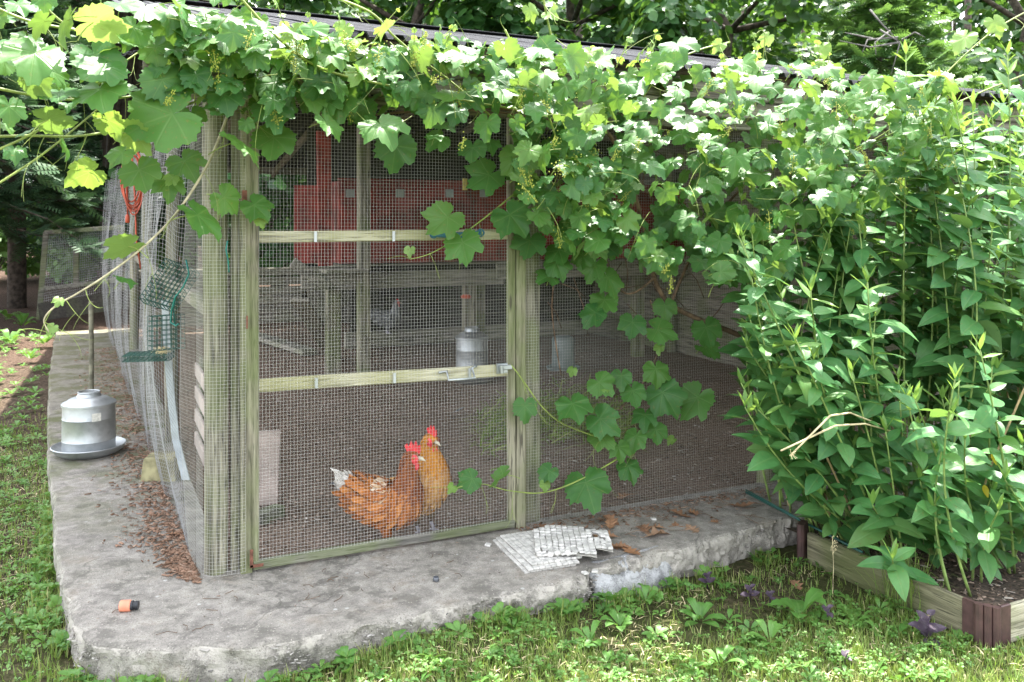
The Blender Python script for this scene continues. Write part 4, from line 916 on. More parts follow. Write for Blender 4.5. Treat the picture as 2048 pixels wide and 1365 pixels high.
for _ in range(26):
    p = Vector((RN.uniform(-.5, 1.2), RN.uniform(-.5, -.1), .004)); a = RN.uniform(0, 6.3); l = RN.uniform(.01, .035); sticks.tube([p, p + Vector((math.cos(a), math.sin(a), .1)) * l, p + Vector((math.cos(a + .3), math.sin(a + .3), 0)) * l * 2], .0012, 4)
for _ in range(40):
    p = Vector((RN.uniform(1.4, 2.5), RN.uniform(-.4, -.08), .006)); a = RN.uniform(0, 6.3); l = RN.uniform(.02, .07); sticks.tube([p, p + Vector((math.cos(a), math.sin(a), .15)) * l, p + Vector((math.cos(a + .3), math.sin(a + .3), 0)) * l * 2], .0015, 4)
me = sticks.mesh('twigs'); me.materials.append(M['cane']); stuff(link('twigs', me), 'thin dry twigs scattered on the concrete', 'twigs')

# ---- raised bed
BX, BY0, BY1 = 2.395, -.62, -1.49
bed = thing('raised_bed', 'raised garden bed edged with mossy boards and brown plastic corners', 'raised bed', (BX, BY1, -.14))
B('board', (BX + .012, BY0 - .02, -.072), (BX + .012, BY1 + .05, -.072), .028, .135, 'bed', parent=bed)
B('board', (BX + .08, BY1 - .012, -.072), (BX + 2.6, BY1 - .012, -.072), .028, .13, 'bedx', parent=bed)
def corner(x, y):
    mb = MB()
    for k in range(3): mb.tube([(x + .0 + .022 * k - .012, y + .016 - .018 * k, -.20), (x + .022 * k - .012, y + .016 - .018 * k, .012 - .004 * k)], .016, 8)
    mb.box((x + .0, y + .055, -.07), .014, .06, .15, rot=0); mb.box((x + .075, y - .02, -.07), .05, .014, .15)
    mb.build('corner_post', M['brown_plastic'], bed, smooth=True, auto=40)
corner(BX, BY1); 
mb = MB()
for k in range(3): mb.tube([(BX + .02 * k - .02, BY0 + .012 * k, -.20), (BX + .02 * k - .02, BY0 + .012 * k, .03)], .017, 8)
mb.build('corner_post', M['brown_plastic'], bed, smooth=True, auto=40)
mb = MB(); nx, ny = 44, 30
for j in range(ny + 1):
    for i in range(nx + 1): x = BX + .03 + 2.6 * i / nx; y = BY1 + .004 + (1.05) * j / ny; mb.vert((x, y, -.05 + .02 * nz((x, y, 0), 6) + .012 * nz((x, y, 1), 21)))
for j in range(ny):
    for i in range(nx): a = j * (nx + 1) + i; mb.face((a, a + 1, a + nx + 2, a + nx + 1))
structure(mb.build('bed_soil', M['soil'], smooth=True))
def g_bed(rn): x = BX + .05 + 1.6 * rn.random(); y = BY1 + .02 + .9 * rn.random(); return Vector((x, y, -.045 + .02 * nz((x, y, 0), 6)))
chips('bark_mulch', 'dark soil crumbs and bark mulch filling the raised bed', g_bed, 2200, .008, .03, M['grit'], 12)
ga = at(1492, 985, Y=-.16); gb = at(1725, 1105, Z=-.0); mb = MB(); mb.tube([ga, ga.lerp(gb, .5), gb], .0055, 6); mb.tube([ga + Vector((0, 0, .012)), ga.lerp(gb, .5) + Vector((0, 0, .004))], .004, 6); one('garden_stake', mb, M['green_plastic'], 'thin green garden stake leaning across the corner of the raised bed', 'stake', gb, smooth=True)
# pulled weeds thrown into the run
mb = MB(); rn = random.Random(21)
for _ in range(1900):
    px = 960 + 300 * rn.random(); py = rn.gauss(0, 26) + 865 - 40 * math.sin((px - 960) / 300 * 3.1); p = at(px, py, Z=FL + .01 + .10 * rn.random()); a = rn.uniform(0, 6.3); l = rn.uniform(.05, .13)
    d = Vector((math.cos(a), math.sin(a), rn.uniform(-.1, .6))) * l; sd_ = Vector((-math.sin(a), math.cos(a), .4)) * rn.uniform(.0015, .006); b = len(mb.v); r = rn.random()
    for q in (p - sd_, p + sd_, p + d + sd_ * .7 + UP * .01, p + d - sd_ * .7 + UP * .01, p + d * 1.7 - UP * .03): mb.vert(q, r=r)
    mb.face((b, b + 1, b + 2, b + 3)); mb.face((b + 3, b + 2, b + 4))
me = mb.mesh('pulled_weeds'); me.materials.append(M['grass']); stuff(link('pulled_weeds', me), 'heap of pulled green grass and weeds thrown on the dirt inside the run', 'weeds')
# ============================================================ grapevine
def grape_leaf(seed, young=False):
    rn = random.Random(seed); mb = MB()
    key = [(0, 1.0), (9, .86), (20, .78), (32, .70), (44, .80), (52, .88), (60, .78), (75, .68), (92, .66), (104, .68), (120, .60), (138, .60), (152, .56), (165, .44), (174, .24), (180, .10)]
    dl = rn.uniform(.85, 1.05); lobe = rn.uniform(.9, 1.06)
    def rad_(a):
        a = abs(a)
        for (a0, r0), (a1, r1) in zip(key, key[1:]):
            if a <= a1:
                t = (a - a0) / (a1 - a0); r = r0 + (r1 - r0) * t
                return r * (lobe if 40 < a < 62 else dl if 22 < a < 40 else 1)
        return .1
    N = 46; angs = []
    for i in range(N): angs.append(-178 + 356 * i / (N - 1))
    sd_ = rn.uniform(0, 100); cup = rn.uniform(-.35, .35); droop = rn.uniform(.10, .7); wav = rn.uniform(.07, .18)
    def zf(x, y):
        r = math.hypot(x, y); return -droop * max(0, y) ** 2 * .8 + cup * x * x + .10 * abs(x) + wav * noise.noise(Vector((x * 2.6 + sd_, y * 2.6, 0))) * 2 * r - .06 * r * math.cos(5 * math.atan2(x, y)) * .5
    mb.vert((0, 0, 0), (.0001, 0)); 
    for q in (.5, 1.0):
        for i, a in enumerate(angs):
            r = rad_(a) * q * rn.uniform(.98, 1.02)
            if q == 1.0 and abs(a) < 168: r *= (1.045 if i % 2 else .945)
            x = math.sin(rad(a)) * r; y = math.cos(rad(a)) * r; mb.vert((x, y, zf(x, y)), (x, y))
    for i in range(N - 1):
        mb.face((0, 2 + i, 1 + i)); mb.face((1 + i, 2 + i, 2 + N + i, 1 + N + i))
    mb.tube([(0, .02, -.012), (0, -.16, -.16), (.03, -.34, -.42), (.05, -.5, -.75)], [.016, .018, .02, .022], 4, m=1, caps=False)
    me = mb.mesh('grape_leaf', smooth=True); me.materials.append(M['grape_young'] if young else M['grape']); me.materials.append(M['shoot']); return me
GL = [grape_leaf(i) for i in range(9)]; GY = [grape_leaf(40 + i, True) for i in range(3)]
vine_base = at(1500, 690, Y=-.12)
vine = thing('grape_vine', 'leafy grapevine smothering the eave and front of the chicken run', 'grapevine', (vine_base.x + .3, -.15, 0.0))
VL = wloc(vine)
def curve(pts, n=8):
    out = []; m_ = len(pts)
    for i in range(m_ - 1):
        p0, p1, p2, p3 = pts[max(0, i - 1)], pts[i], pts[i + 1], pts[min(m_ - 1, i + 2)]
        for k in range(n): u = k / n; out.append(.5 * ((2 * p1) + (p2 - p0) * u + (2 * p0 - 5 * p1 + 4 * p2 - p3) * u * u + (3 * p1 - p0 - 3 * p2 + p3) * u ** 3))
    out.append(pts[-1]); return out
def shoot(spec, r0, r1, mat='shoot', name='shoot', n=7):
    """spec: (px, py, Y) points along a cane"""
    pts = curve([at(px, py, Y=y) for px, py, y in spec], n); k = len(pts); mb = MB(); mb.tube(pts, [r0 + (r1 - r0) * i / (k - 1) for i in range(k)], 6); o = mb.build(name, M[mat], vine, smooth=True); return o, pts
LEAFN = [0]
def put_leaf(parent, p, size, n, tip, young=False, me=None):
    o = link('leaf', me or RN.choice(GY if young else GL), parent); LEAFN[0] += 1
    Mx = Matrix.Translation(Vector(p) - VL) @ frame(n, tip); sx = size * RN.uniform(.9, 1.1); o.matrix_basis = Mx @ Matrix.Diagonal((sx, size, size, 1)); return o
def tocam(p): return (CAM - Vector(p)).normalized()
def orient(kind, p, roll):
    c = tocam(p); j = Vector((RN.gauss(0, .22), RN.gauss(0, .22), RN.gauss(0, .15)))
    if kind == 'f': n = c * .85 + UP * .5
    elif kind == 'h': n = UP * .9 + c * .50
    elif kind == 'b': n = UP * .72 - c * .55
    elif kind == 'e': n = UP * .6 + RT * (-.7 if roll < 0 else .7) + c * .22
    else: n = c * .6 + UP * .8
    t = -UP * math.cos(rad(roll)) + RT * math.sin(rad(roll))
    if kind in 'hb': t = t - AX * .5 if kind == 'h' else t
    return n + j, t
# canes, woody first: (points, r0, r1, material)
canes = [([(1560, 720, -.10), (1480, 672, -.10), (1400, 640, -.09), (1340, 608, -.08), (1310, 560, -.07), (1290, 470, -.07), (1250, 330, -.08), (1180, 240, -.10), (980, 215, -.1), (700, 180, -.1)], .014, .008, 'cane', 'trunk'),
         ([(1310, 555, -.08), (1270, 585, -.08), (1240, 580, -.07), (1180, 520, -.06), (1120, 430, -.06), (1080, 350, -.08)], .006, .004, 'cane', 'cane'),
         ([(1340, 610, -.09), (1400, 480, -.09), (1480, 380, -.10), (1600, 260, -.12), (1800, 220, -.15)], .008, .005, 'cane', 'cane'),
         ([(1108, 560, -.05), (1104, 620, -.05), (1112, 690, -.06), (1122, 750, -.06)], .004, .003, 'cane', 'cane'),
         ([(700, 235, -.09), (850, 222, -.10), (1000, 225, -.10), (1200, 260, -.10)], .006, .005, 'cane', 'cane'),
         ([(1300, 600, -.07), (1320, 680, -.08), (1290, 760, -.09), (1230, 830, -.10)], .004, .003, 'cane', 'cane'),
         ([(470, 195, -.14), (455, 232, -.22), (415, 330, -.30), (350, 430, -.36), (280, 500, -.42), (205, 556, -.46), (150, 590, -.48), (112, 612, -.5), (88, 640, -.5), (100, 668, -.5)], .0052, .0022, 'pale_cane', 'shoot'),
         ([(-60, -10, -.5), (50, 40, -.5), (160, 62, -.46), (290, 84, -.40), (420, 130, -.2)], .005, .0035, 'shoot', 'shoot'),
         ([(60, -20, -.45), (150, 60, -.42), (300, 84, -.36), (400, 95, -.25), (520, 130, -.15)], .004, .004, 'shoot', 'shoot'),
         ([(-60, 165, -.5), (60, 190, -.5), (150, 200, -.46), (250, 195, -.38), (360, 170, -.2)], .005, .0035, 'shoot', 'shoot'),
         ([(-60, 275, -.55), (60, 272, -.52), (160, 272, -.48), (260, 252, -.4), (400, 200, -.2)], .0045, .0035, 'shoot', 'shoot'),
         ([(-50, 320, -.55), (60, 270, -.52), (150, 210, -.46), (270, 110, -.35), (380, 60, -.2)], .0045, .003, 'shoot', 'shoot'),
         ([(-40, 390, -.6), (40, 340, -.56), (110, 290, -.5), (230, 190, -.4)], .004, .003, 'shoot', 'shoot'),
         ([(470, -15, -.45), (560, 80, -.42), (650, 140, -.38), (800, 176, -.34), (950, 205, -.30), (1060, 225, -.24), (1180, 260, -.16)], .0052, .004, 'shoot', 'shoot'),
         ([(640, -15, -.42), (740, 25, -.40), (790, 75, -.36), (850, 125, -.32), (910, 170, -.26), (990, 240, -.16)], .005, .004, 'shoot', 'shoot'),
         ([(1085, -10, -.40), (1095, 40, -.38), (1100, 90, -.34), (1060, 160, -.28), (1040, 230, -.16)], .0045, .004, 'shoot', 'shoot'),
         ([(1010, 60, -.4), (1035, 110, -.38), (1080, 190, -.34), (1110, 270, -.28), (1130, 340, -.2)], .0045, .004, 'shoot', 'shoot'),
         ([(1040, 378, -.08), (990, 420, -.12), (935, 462, -.16), (890, 492, -.17), (855, 510, -.17), (820, 519, -.17)], .0042, .0015, 'shoot', 'shoot'),
         ([(1022, 730, -.09), (1045, 760, -.10), (1085, 815, -.11), (1130, 850, -.12), (1210, 880, -.12)], .003, .003, 'shoot', 'shoot'),
         ([(1300, 850, -.10), (1260, 900, -.12), (1170, 955, -.13), (1090, 985, -.14), (1020, 982, -.16), (960, 968, -.17), (905, 978, -.17)], .0045, .0018, 'shoot', 'shoot'),
         ([(1460, 85, -.42), (1400, 100, -.40), (1340, 130, -.36), (1290, 190, -.25), (1260, 260, -.15)], .004, .003, 'shoot', 'shoot'),
         ([(2050, 25, -.7), (1990, 60, -.7), (1930, 110, -.65), (1870, 170, -.6), (1780, 260, -.5), (1650, 330, -.3)], .004, .003, 'shoot', 'shoot'),
         ([(2100, 130, -.75), (1950, 190, -.7), (1800, 260, -.6), (1700, 310, -.4), (1560, 380, -.2)], .0042, .003, 'shoot', 'shoot'),
         ([(1660, 95, -.4), (1640, 130, -.36), (1600, 220, -.25)], .003, .003, 'shoot', 'shoot'), ([(1530, 70, -.4), (1525, 120, -.36), (1500, 230, -.2)], .003, .003, 'shoot', 'shoot')]
SH_ = []
for sp, a, b, m_, nm in canes: SH_.append(shoot(sp, a, b, m_, nm))
HANG, LOWA, LOWB, DOORS, EAVE_A, EAVE_B, LEFT_A = SH_[6], SH_[18], SH_[19], SH_[17], SH_[13], SH_[14], SH_[7]
def nearest_shoot(p):
    best = None
    for o, pts in SH_:
        d = min((q - p).length for q in pts[::3])
        if best is None or d < best[0]: best = (d, o)
    return best[1]
# leaves one can pick out: (px, py, width px, Y, kind, roll of the tip)
HERO = [(135, 40, 80, -.5, 'e', -40), (185, 45, 105, -.46, 'b', 70), (68, 105, 112, -.5, 'h', 10), (190, 110, 92, -.40, 'f', 30), (205, 132, 100, -.45, 'h', -20), (66, 160, 66, -.5, 'b', 40), (200, 178, 96, -.48, 'h', 25), (118, 186, 62, -.46, 'h', 20),
        (215, 240, 72, -.44, 'b', 20), (262, 268, 86, -.4, 'b', 40), (95, 240, 84, -.5, 'b', 50), (18, 212, 60, -.52, 'f', 0), (30, 300, 44, -.55, 'h', 20), (128, 290, 46, -.5, 'e', 30), (180, 345, 80, -.46, 'b', -70), (345, 228, 128, -.42, 'f', -60),
        (325, 160, 84, -.36, 'f', 20), (392, 150, 64, -.36, 'f', 15), (448, 188, 66, -.3, 'f', 10), (548, 165, 82, -.22, 'f', 25), (545, 215, 88, -.24, 'f', 5), (548, 275, 78, -.16, 'f', -5), (278, 340, 72, -.36, 'f', 20), (368, 322, 66, -.22, 'f', 30), (335, 362, 60, -.24, 'f', 0),
        (475, 285, 92, -.34, 'e', 60), (448, 395, 62, -.2, 'f', 60), (508, 410, 62, -.14, 'f', 40), (395, 430, 95, -.38, 'e', 60), (258, 492, 84, -.43, 'b', -80), (248, 556, 46, -.46, 'h', 20), (245, 305, 50, -.44, 'h', -30), (640, 158, 78, -.25, 'f', 0), (655, 245, 62, -.35, 'e', 40), (762, 250, 84, -.38, 'h', 30),
        (792, 292, 78, -.15, 'f', -10), (680, 196, 74, -.2, 'f', 0), (592, 128, 52, -.3, 'f', 40), (625, 58, 62, -.4, 'h', 0), (778, 55, 54, -.38, 'b', -30), (945, 295, 54, -.15, 'f', 0), (978, 350, 74, -.14, 'f', -50), (895, 435, 78, -.19, 'f', -40), (1020, 430, 78, -.18, 'f', 30), (925, 485, 74, -.22, 'f', 15),
        (1038, 310, 74, -.2, 'f', 10), (1060, 482, 62, -.1, 'f', -10), (1070, 375, 84, -.14, 'f', 20), (1135, 312, 88, -.36, 'h', 25), (1208, 340, 60, -.2, 'f', 20), (1250, 362, 50, -.16, 'f', 0), (1145, 455, 64, -.12, 'f', 10), (1118, 500, 54, -.1, 'f', 20), (1205, 462, 58, -.11, 'f', 45), (1195, 405, 52, -.1, 'f', 50), (1225, 490, 46, -.1, 'f', 0),
        (1165, 510, 42, -.1, 'f', -10), (1112, 525, 52, -.1, 'f', 20), (1190, 530, 56, -.12, 'f', -20), (1215, 555, 64, -.13, 'f', 10), (1098, 552, 52, -.1, 'f', -40), (1208, 600, 56, -.1, 'f', 0), (1190, 625, 54, -.11, 'f', -30), (1265, 645, 50, -.11, 'f', -10), (1300, 475, 60, -.12, 'f', 20), (1342, 435, 66, -.14, 'f', 0),
        (1335, 505, 46, -.1, 'f', 0), (1408, 485, 74, -.16, 'f', 30), (1435, 500, 74, -.22, 'h', 20), (1478, 488, 66, -.2, 'f', 30), (1540, 545, 84, -.3, 'f', 30), (1660, 515, 80, -.4, 'f', 60), (1315, 660, 62, -.14, 'f', 60), (1330, 612, 46, -.11, 'f', 0), (1412, 655, 62, -.13, 'f', 10), (1410, 695, 48, -.15, 'f', 40), (1145, 808, 64, -.13, 'f', 10),
        (1198, 765, 52, -.12, 'f', 40), (1242, 752, 44, -.11, 'f', 0), (1265, 782, 54, -.13, 'f', 10), (1325, 785, 72, -.14, 'f', 30), (1395, 795, 78, -.15, 'f', -30), (1312, 738, 50, -.11, 'f', 0), (1200, 838, 66, -.14, 'f', 50), (1272, 872, 46, -.13, 'f', -10), (1312, 860, 44, -.14, 'f', 0), (1238, 895, 42, -.14, 'f', 0), (1256, 932, 48, -.13, 'f', 10),
        (1172, 965, 84, -.15, 'f', 15), (1050, 812, 48, -.13, 'f', 0), (945, 958, 44, -.18, 'f', -60), (1005, 950, 54, -.18, 'e', -50), (1098, 942, 42, -.13, 'f', -30), (1200, 870, 60, -.11, 'f', 40), (1290, 830, 50, -.11, 'f', 0), (1640, 300, 84, -.42, 'h', 0), (1355, 90, 70, -.4, 'h', 10), (1000, 175, 74, -.36, 'h', 0), (910, 190, 66, -.34, 'h', -20), (1080, 165, 66, -.36, 'h', 20), (290, 18, 74, -.35, 'h', 0), (240, 10, 70, -.4, 'h', 30), (335, 40, 66, -.32, 'f', 20), (405, 18, 72, -.3, 'h', -20), (455, 38, 60, -.3, 'h', 20), (350, 5, 64, -.36, 'e', 40), (268, 55, 66, -.34, 'f', -20), (310, 95, 70, -.3, 'f', 10), (255, 85, 56, -.36, 'h', 0)]
for px, py, w, y, k, roll in HERO:
    if py < 340: y -= .22 * (1 - py / 420)
    p = at(px, py, Y=y); d = (p - CAM).dot(AX); sz = w * d / FPX / 1.30 * (1.0 if k != 'b' else .88); n, t = orient(k, p, roll); put_leaf(nearest_shoot(p), p, sz, n, t, young=(k == 'b' and RN.random() < .6))
for px, py, w, y in ((905, 975, 22, -.18), (1090, 968, 22, -.14), (1210, 775, 22, -.14), (345, 355, 28, -.3), (520, 440, 26, -.15), (105, 655, 24, -.5), (118, 600, 22, -.5), (1145, 740, 20, -.12), (1320, 695, 24, -.14), (1345, 880, 20, -.14), (820, 500, 22, -.17), (1645, 95, 34, -.4), (1535, 75, 30, -.4), (1440, 90, 30, -.42), (1100, 25, 40, -.4), (1060, 20, 36, -.38), (590, 60, 34, -.4), (690, 55, 40, -.4), (1990, 45, 44, -.7), (1930, 75, 50, -.68)):
    p = at(px, py, Y=y); d = (p - CAM).dot(AX); n, t = orient('f', p, RN.uniform(-60, 60)); put_leaf(nearest_shoot(p), p, w * d / FPX / 1.3, n, t, True)
# the crowded leaves of the eave and the bank beside the door
def lerp_tab(tab, x):
    for (x0, y0), (x1, y1) in zip(tab, tab[1:]):
        if x <= x1: return y0 + (y1 - y0) * max(0, (x - x0)) / (x1 - x0)
    return tab[-1][1]
TOPT = [(-80, 5), (300, 5), (470, 50), (700, 74), (1000, 90), (1400, 118), (1800, 146), (2150, 170)]
BOTT = [(-80, 300), (250, 300), (330, 260), (480, 210), (640, 215), (760, 250), (850, 290), (960, 270), (1040, 400), (1120, 490), (1260, 520), (1420, 580), (1560, 560), (1700, 450), (2150, 330)]
def crowd(rn, back=False):
    while True:
        px = rn.uniform(330, 1900) if not back else rn.uniform(420, 2150); a, b = lerp_tab(TOPT, px), lerp_tab(BOTT, px); u = rn.random()
        py = a + (b - a) * u
        if px < 1030 and 120 < py and rn.random() < .55 + (.3 if py > 200 else 0): continue
        y = -.26 - .52 * rn.random() * (1 - .45 * u); y = y if px > 1030 else y * .8; y -= .22 * max(0, min(1, (px - 1250) / 500))
        if back: y = -.06 - .22 * rn.random()
        return px, py, u, y
rn = random.Random(77); n_obj = 0; CROWD_O = 290 - LEAFN[0]
ms, rr = [[] for _ in GL], [[] for _ in GL]
while n_obj < CROWD_O + 1250:
    first = n_obj < CROWD_O
    px, py, u, y = crowd(rn, not first and rn.random() < .55); p = at(px, py, Y=y); d = (p - CAM).dot(AX)
    kind = 'h' if rn.random() < (.55 if u < .5 else .3) else rn.choice('fffee' if u > .4 else 'ffeeb'); n, t = orient(kind, p, rn.gauss(0, 38)); sz = rn.uniform(.044, .088) * (1.08 if first else .95)
    if first: put_leaf(nearest_shoot(p), p, sz, n, t, rn.random() < .10)
    else:
        i = rn.randrange(len(GL)); ms[i].append(Matrix.Translation(p) @ frame(n, t) @ Matrix.Diagonal((sz, sz, sz, 1))); rr[i].append(rn.random())
    n_obj += 1
rl = random.Random(15)
for _ in range(64):
    px = rl.uniform(-60, 520); py = rl.uniform(-30, 250) * (1 if px > 200 else 1.15); y = rl.uniform(-.55, -.18) - (.15 if px < 250 else 0); p = at(px, py, Y=y); n, t = orient(rl.choice('hhfe'), p, rl.gauss(0, 45)); sz = rl.uniform(.035, .07); i = rl.randrange(len(GL)); ms[i].append(Matrix.Translation(p) @ frame(n, t) @ Matrix.Diagonal((sz, sz, sz, 1))); rr[i].append(rl.random())
for i, me in enumerate(GL):
    tv = [tuple(v.co) for v in me.vertices]; tf = [tuple(f.vertices) for f in me.polygons]; uvt = np.zeros((len(tv), 2))
    for lp, u_ in zip(me.loops, me.uv_layers[0].data): uvt[lp.vertex_index] = u_.uv
    if not ms[i]: continue
    m2 = fast_mesh('leaf_mass', tv, tf, ms[i], rr[i], uvt); m2.materials.append(M['grape']); m2.materials.append(M['shoot']); mi_ = [f.material_index for f in me.polygons]; m2.polygons.foreach_set('material_index', mi_ * len(ms[i])); m2.polygons.foreach_set('use_smooth', [True] * len(m2.polygons))
    m2.transform(Matrix.Translation(-VL)); stuff(link('leaf_mass', m2, vine))
# young shoots standing up over the roof edge
rs = random.Random(51); YM, YR = [], []
for k in range(26):
    px = rs.uniform(520, 1700); py = lerp_tab(TOPT, px) + 30; y = rs.uniform(-.5, -.25); p = at(px, py, Y=y); tp = at(px + rs.gauss(10, 30), py - rs.uniform(40, 95), Y=y - .05); pts = curve([p, p.lerp(tp, .5) + RT * rs.gauss(0, .015), tp], 6)
    mb = MB(); mb.tube(pts, [.0026 - .0014 * i / (len(pts) - 1) for i in range(len(pts))], 5); mb.build('shoot', M['shoot'], vine, smooth=True)
    for j in range(4):
        q = pts[int((len(pts) - 1) * (.3 + .22 * j))]; n, t = orient(rs.choice('hfeb'), q, rs.gauss(0, 60)); s = rs.uniform(.022, .042) * (1 - .14 * j); YM.append(Matrix.Translation(q) @ frame(n, t) @ Matrix.Scale(s, 4)); YR.append(rs.random())
me = GY[0]; tv = [tuple(v.co) for v in me.vertices]; tf = [tuple(f.vertices) for f in me.polygons]; uvt = np.zeros((len(tv), 2))
for lp, u_ in zip(me.loops, me.uv_layers[0].data): uvt[lp.vertex_index] = u_.uv
m2 = fast_mesh('young_leaves', tv, tf, YM, YR, uvt); m2.materials.append(M['grape_young']); m2.materials.append(M['shoot']); m2.polygons.foreach_set('material_index', [f.material_index for f in me.polygons] * len(YM)); m2.polygons.foreach_set('use_smooth', [True] * len(m2.polygons)); m2.transform(Matrix.Translation(-VL)); stuff(link('young_leaves', m2, vine))
# tendrils
def tendril(mb, p, d, l, rn, r=.0014):
    pts = [p]; v = Vector(d).normalized(); ax = Vector((rn.uniform(-1, 1), rn.uniform(-1, 1), rn.uniform(-1, 1))).normalized(); cur = rn.uniform(-.06, .06); n = 16
    for i in range(n):
        cur_ = cur + (.05 + .5 * max(0, i / n - .65)) * (1 if cur > 0 else -1) * (i / n); v = (Matrix.Rotation(cur_, 3, ax) @ v); v = (v + Vector((0, 0, -.03))).normalized(); p = p + v * l / n; pts.append(p)
    mb.tube(pts, [r * (1 - .6 * i / n) for i in range(n + 1)], 4, caps=False); return pts
rn = random.Random(5)
for o, pts in SH_[6:]:
    mb = MB(); k = len(pts); big = pts[0].x < -.1 or pts[-1].x < -.1
    for i in range(3, k - 1, 6 if big else 8):
        q = tendril(mb, pts[i], Vector((rn.uniform(-.5, .5), rn.uniform(-.8, .1), rn.uniform(-1, .1))), rn.uniform(.10, .22), rn)
        tendril(mb, q[8], Vector((rn.uniform(-.8, .8), rn.uniform(-.5, .2), -.6)), rn.uniform(.05, .1), rn, .0011)
    q = tendril(mb, pts[-1] if pts[-1].z < 1.5 else pts[0], Vector((-.3, -.2, .2)), .12, rn)
    stuff(mb.build('tendril', M['shoot'], o, smooth=True))
# long loose tendrils and thin canes woven through the bank
mb = MB()
for _ in range(70):
    px, py, u, y = crowd(rn); p = at(px, py, Y=y); tendril(mb, p, Vector((rn.uniform(-1, 1), -.3, rn.uniform(-.8, .9))), rn.uniform(.12, .3), rn, .0016)
stuff(mb.build('tendril', M['shoot'], vine, smooth=True))
mb = MB()
for _ in range(60):
    px = rn.uniform(1080, 1450); py = rn.uniform(300, 620); p = at(px, py, Y=-.05); d = Vector((rn.uniform(-1, 1), 0, rn.uniform(-1, 1))).normalized() * rn.uniform(.1, .3); mb.tube([p, p + d * .5 + Vector((0, -.02, .01)), p + d], .0022, 4)
stuff(mb.build('thin_canes', M['cane'], vine, smooth=True))
# flower clusters
mb = MB(); oct_v = [(1, 0, 0), (-1, 0, 0), (0, 1, 0), (0, -1, 0), (0, 0, 1), (0, 0, -1)]; oct_f = [(0, 2, 4), (2, 1, 4), (1, 3, 4), (3, 0, 4), (2, 0, 5), (1, 2, 5), (3, 1, 5), (0, 3, 5)]
for _ in range(75):
    px, py, u, y = crowd(rn); p = at(px, py + 10, Y=y - .03); d = Vector((rn.gauss(0, .4), -.3, rn.choice((-1, -1, .8)))).normalized(); l = rn.uniform(.05, .09); mb.tube([p, p + d * l], .0012, 4, caps=False)
    for k in range(34):
        t = rn.random(); q = p + d * l * t + Vector((rn.gauss(0, 1), rn.gauss(0, 1), rn.gauss(0, 1))) * .012 * (1.1 - t * .7); s = rn.uniform(.0022, .004); mb.add(oct_v, oct_f, Matrix.Translation(q) @ Matrix.Scale(s, 4), 0, rn.random())
stuff(mb.build('flower_buds', M['bloom'], vine))
# ============================================================ tall leafy stalks of the bed
def lance_leaf(seed, wide=.30, young=False, mat=None, name='leaf', fold=.35, droop=.5, N=7, ser=0.0):
    rn = random.Random(seed); mb = MB(); dr = droop * rn.uniform(.6, 1.3); tw_ = rn.uniform(-.25, .25)
    for i in range(N + 1):
        t = i / N; w = wide / 2 * (math.sin(math.pi * min(1, t ** .82 * .985 + .012)) ** .85) * (1 - .25 * t) * 1.12 if i < N else .0
        if i == 0: w = .012
        if ser and 0 < i < N: w *= 1 + ser * (1 if i % 2 else -1)
        y = t - .10 * dr * t * t; z = -dr * .42 * t * t + .12 * t
        for k in (-1, -.5, 0, .5, 1):
            x = w * k; mb.vert((x + tw_ * .1 * t * t, y, z + abs(x) * fold + .012 * math.sin(t * 9 + k * 2 + seed)), (x + .00001, y))
    for i in range(N):
        for k in range(4): a = i * 5 + k; mb.face((a, a + 1, a + 6, a + 5))
    me = mb.mesh(name, smooth=True); me.materials.append(mat or (M['stalk_young'] if young else M['stalk_leaf'])); return me
LL = [lance_leaf(i, RN.uniform(.40, .54), fold=.16, droop=RN.uniform(.3, 1.6)) for i in range(9)]; LY = [lance_leaf(60 + i, .24, True, droop=.1) for i in range(2)]
def stalk(base, top, label, group, bare=.25, leaf=.155, nodes=None, rn=None, name='leafy_stalk', dry=False, bend=.04):
    base = Vector(base); top = Vector(top); rn = rn or RN; t = thing(name, label, 'plant', base, group); H_ = (top - base).length; n = 14
    side = Vector((rn.gauss(0, 1), rn.gauss(0, 1), 0)) * bend * .6
    pts = [base.lerp(top, i / n) + side * math.sin(math.pi * i / n) * H_ for i in range(n + 1)]
    mb = MB(); mb.tube(pts, [.0058 - .0032 * i / n for i in range(n + 1)], 7); mb.build('stem', M['stem'], t, smooth=True)
    nodes = nodes or int(H_ * (1 - bare) / .066); a0 = rn.uniform(0, 3.14)
    for k in range(nodes):
        u = bare + (1 - bare) * (k + .5) / nodes; f = u * n; i = min(n - 1, int(f)); p = pts[i].lerp(pts[i + 1], f - i); a0 += 1.57 + rn.gauss(0, .2)
        tipness = max(0, (u - .88) / .12); sz = leaf * rn.choice((.55, .8, .95, 1.05, 1.2)) * rn.uniform(.9, 1.1) * (1 - .5 * tipness) * (.8 + .2 * min(1, (u - bare) * 5))
        for s_ in (0, math.pi):
            a = a0 + s_ + rn.gauss(0, .15); out = Vector((math.cos(a), math.sin(a), 0)); lift = .28 + 1.2 * tipness + rn.gauss(0, .28); d = (out + UP * lift * .8).normalized()
            nrm = (UP - out * lift * .6 + Vector((rn.gauss(0, .32), rn.gauss(-.42, .34), 0))); o = link('leaf', rn.choice(LY if tipness > .5 else LL), t)
            o.matrix_basis = Matrix.Translation(p - base) @ frame(nrm, d) @ Matrix.Scale(sz, 4)
    for k in range(3):
        a = a0 + k * 2.1; o = link('leaf', rn.choice(LY), t); o.matrix_basis = Matrix.Translation(pts[-1] - base) @ frame(Vector((-math.cos(a), -math.sin(a), .6)), Vector((math.cos(a) * .4, math.sin(a) * .4, 1))) @ Matrix.Scale(leaf * .5, 4)
    return t
rn = random.Random(31)
BZ = -.05
def foot(x, y): return Vector((x, y, BZ))
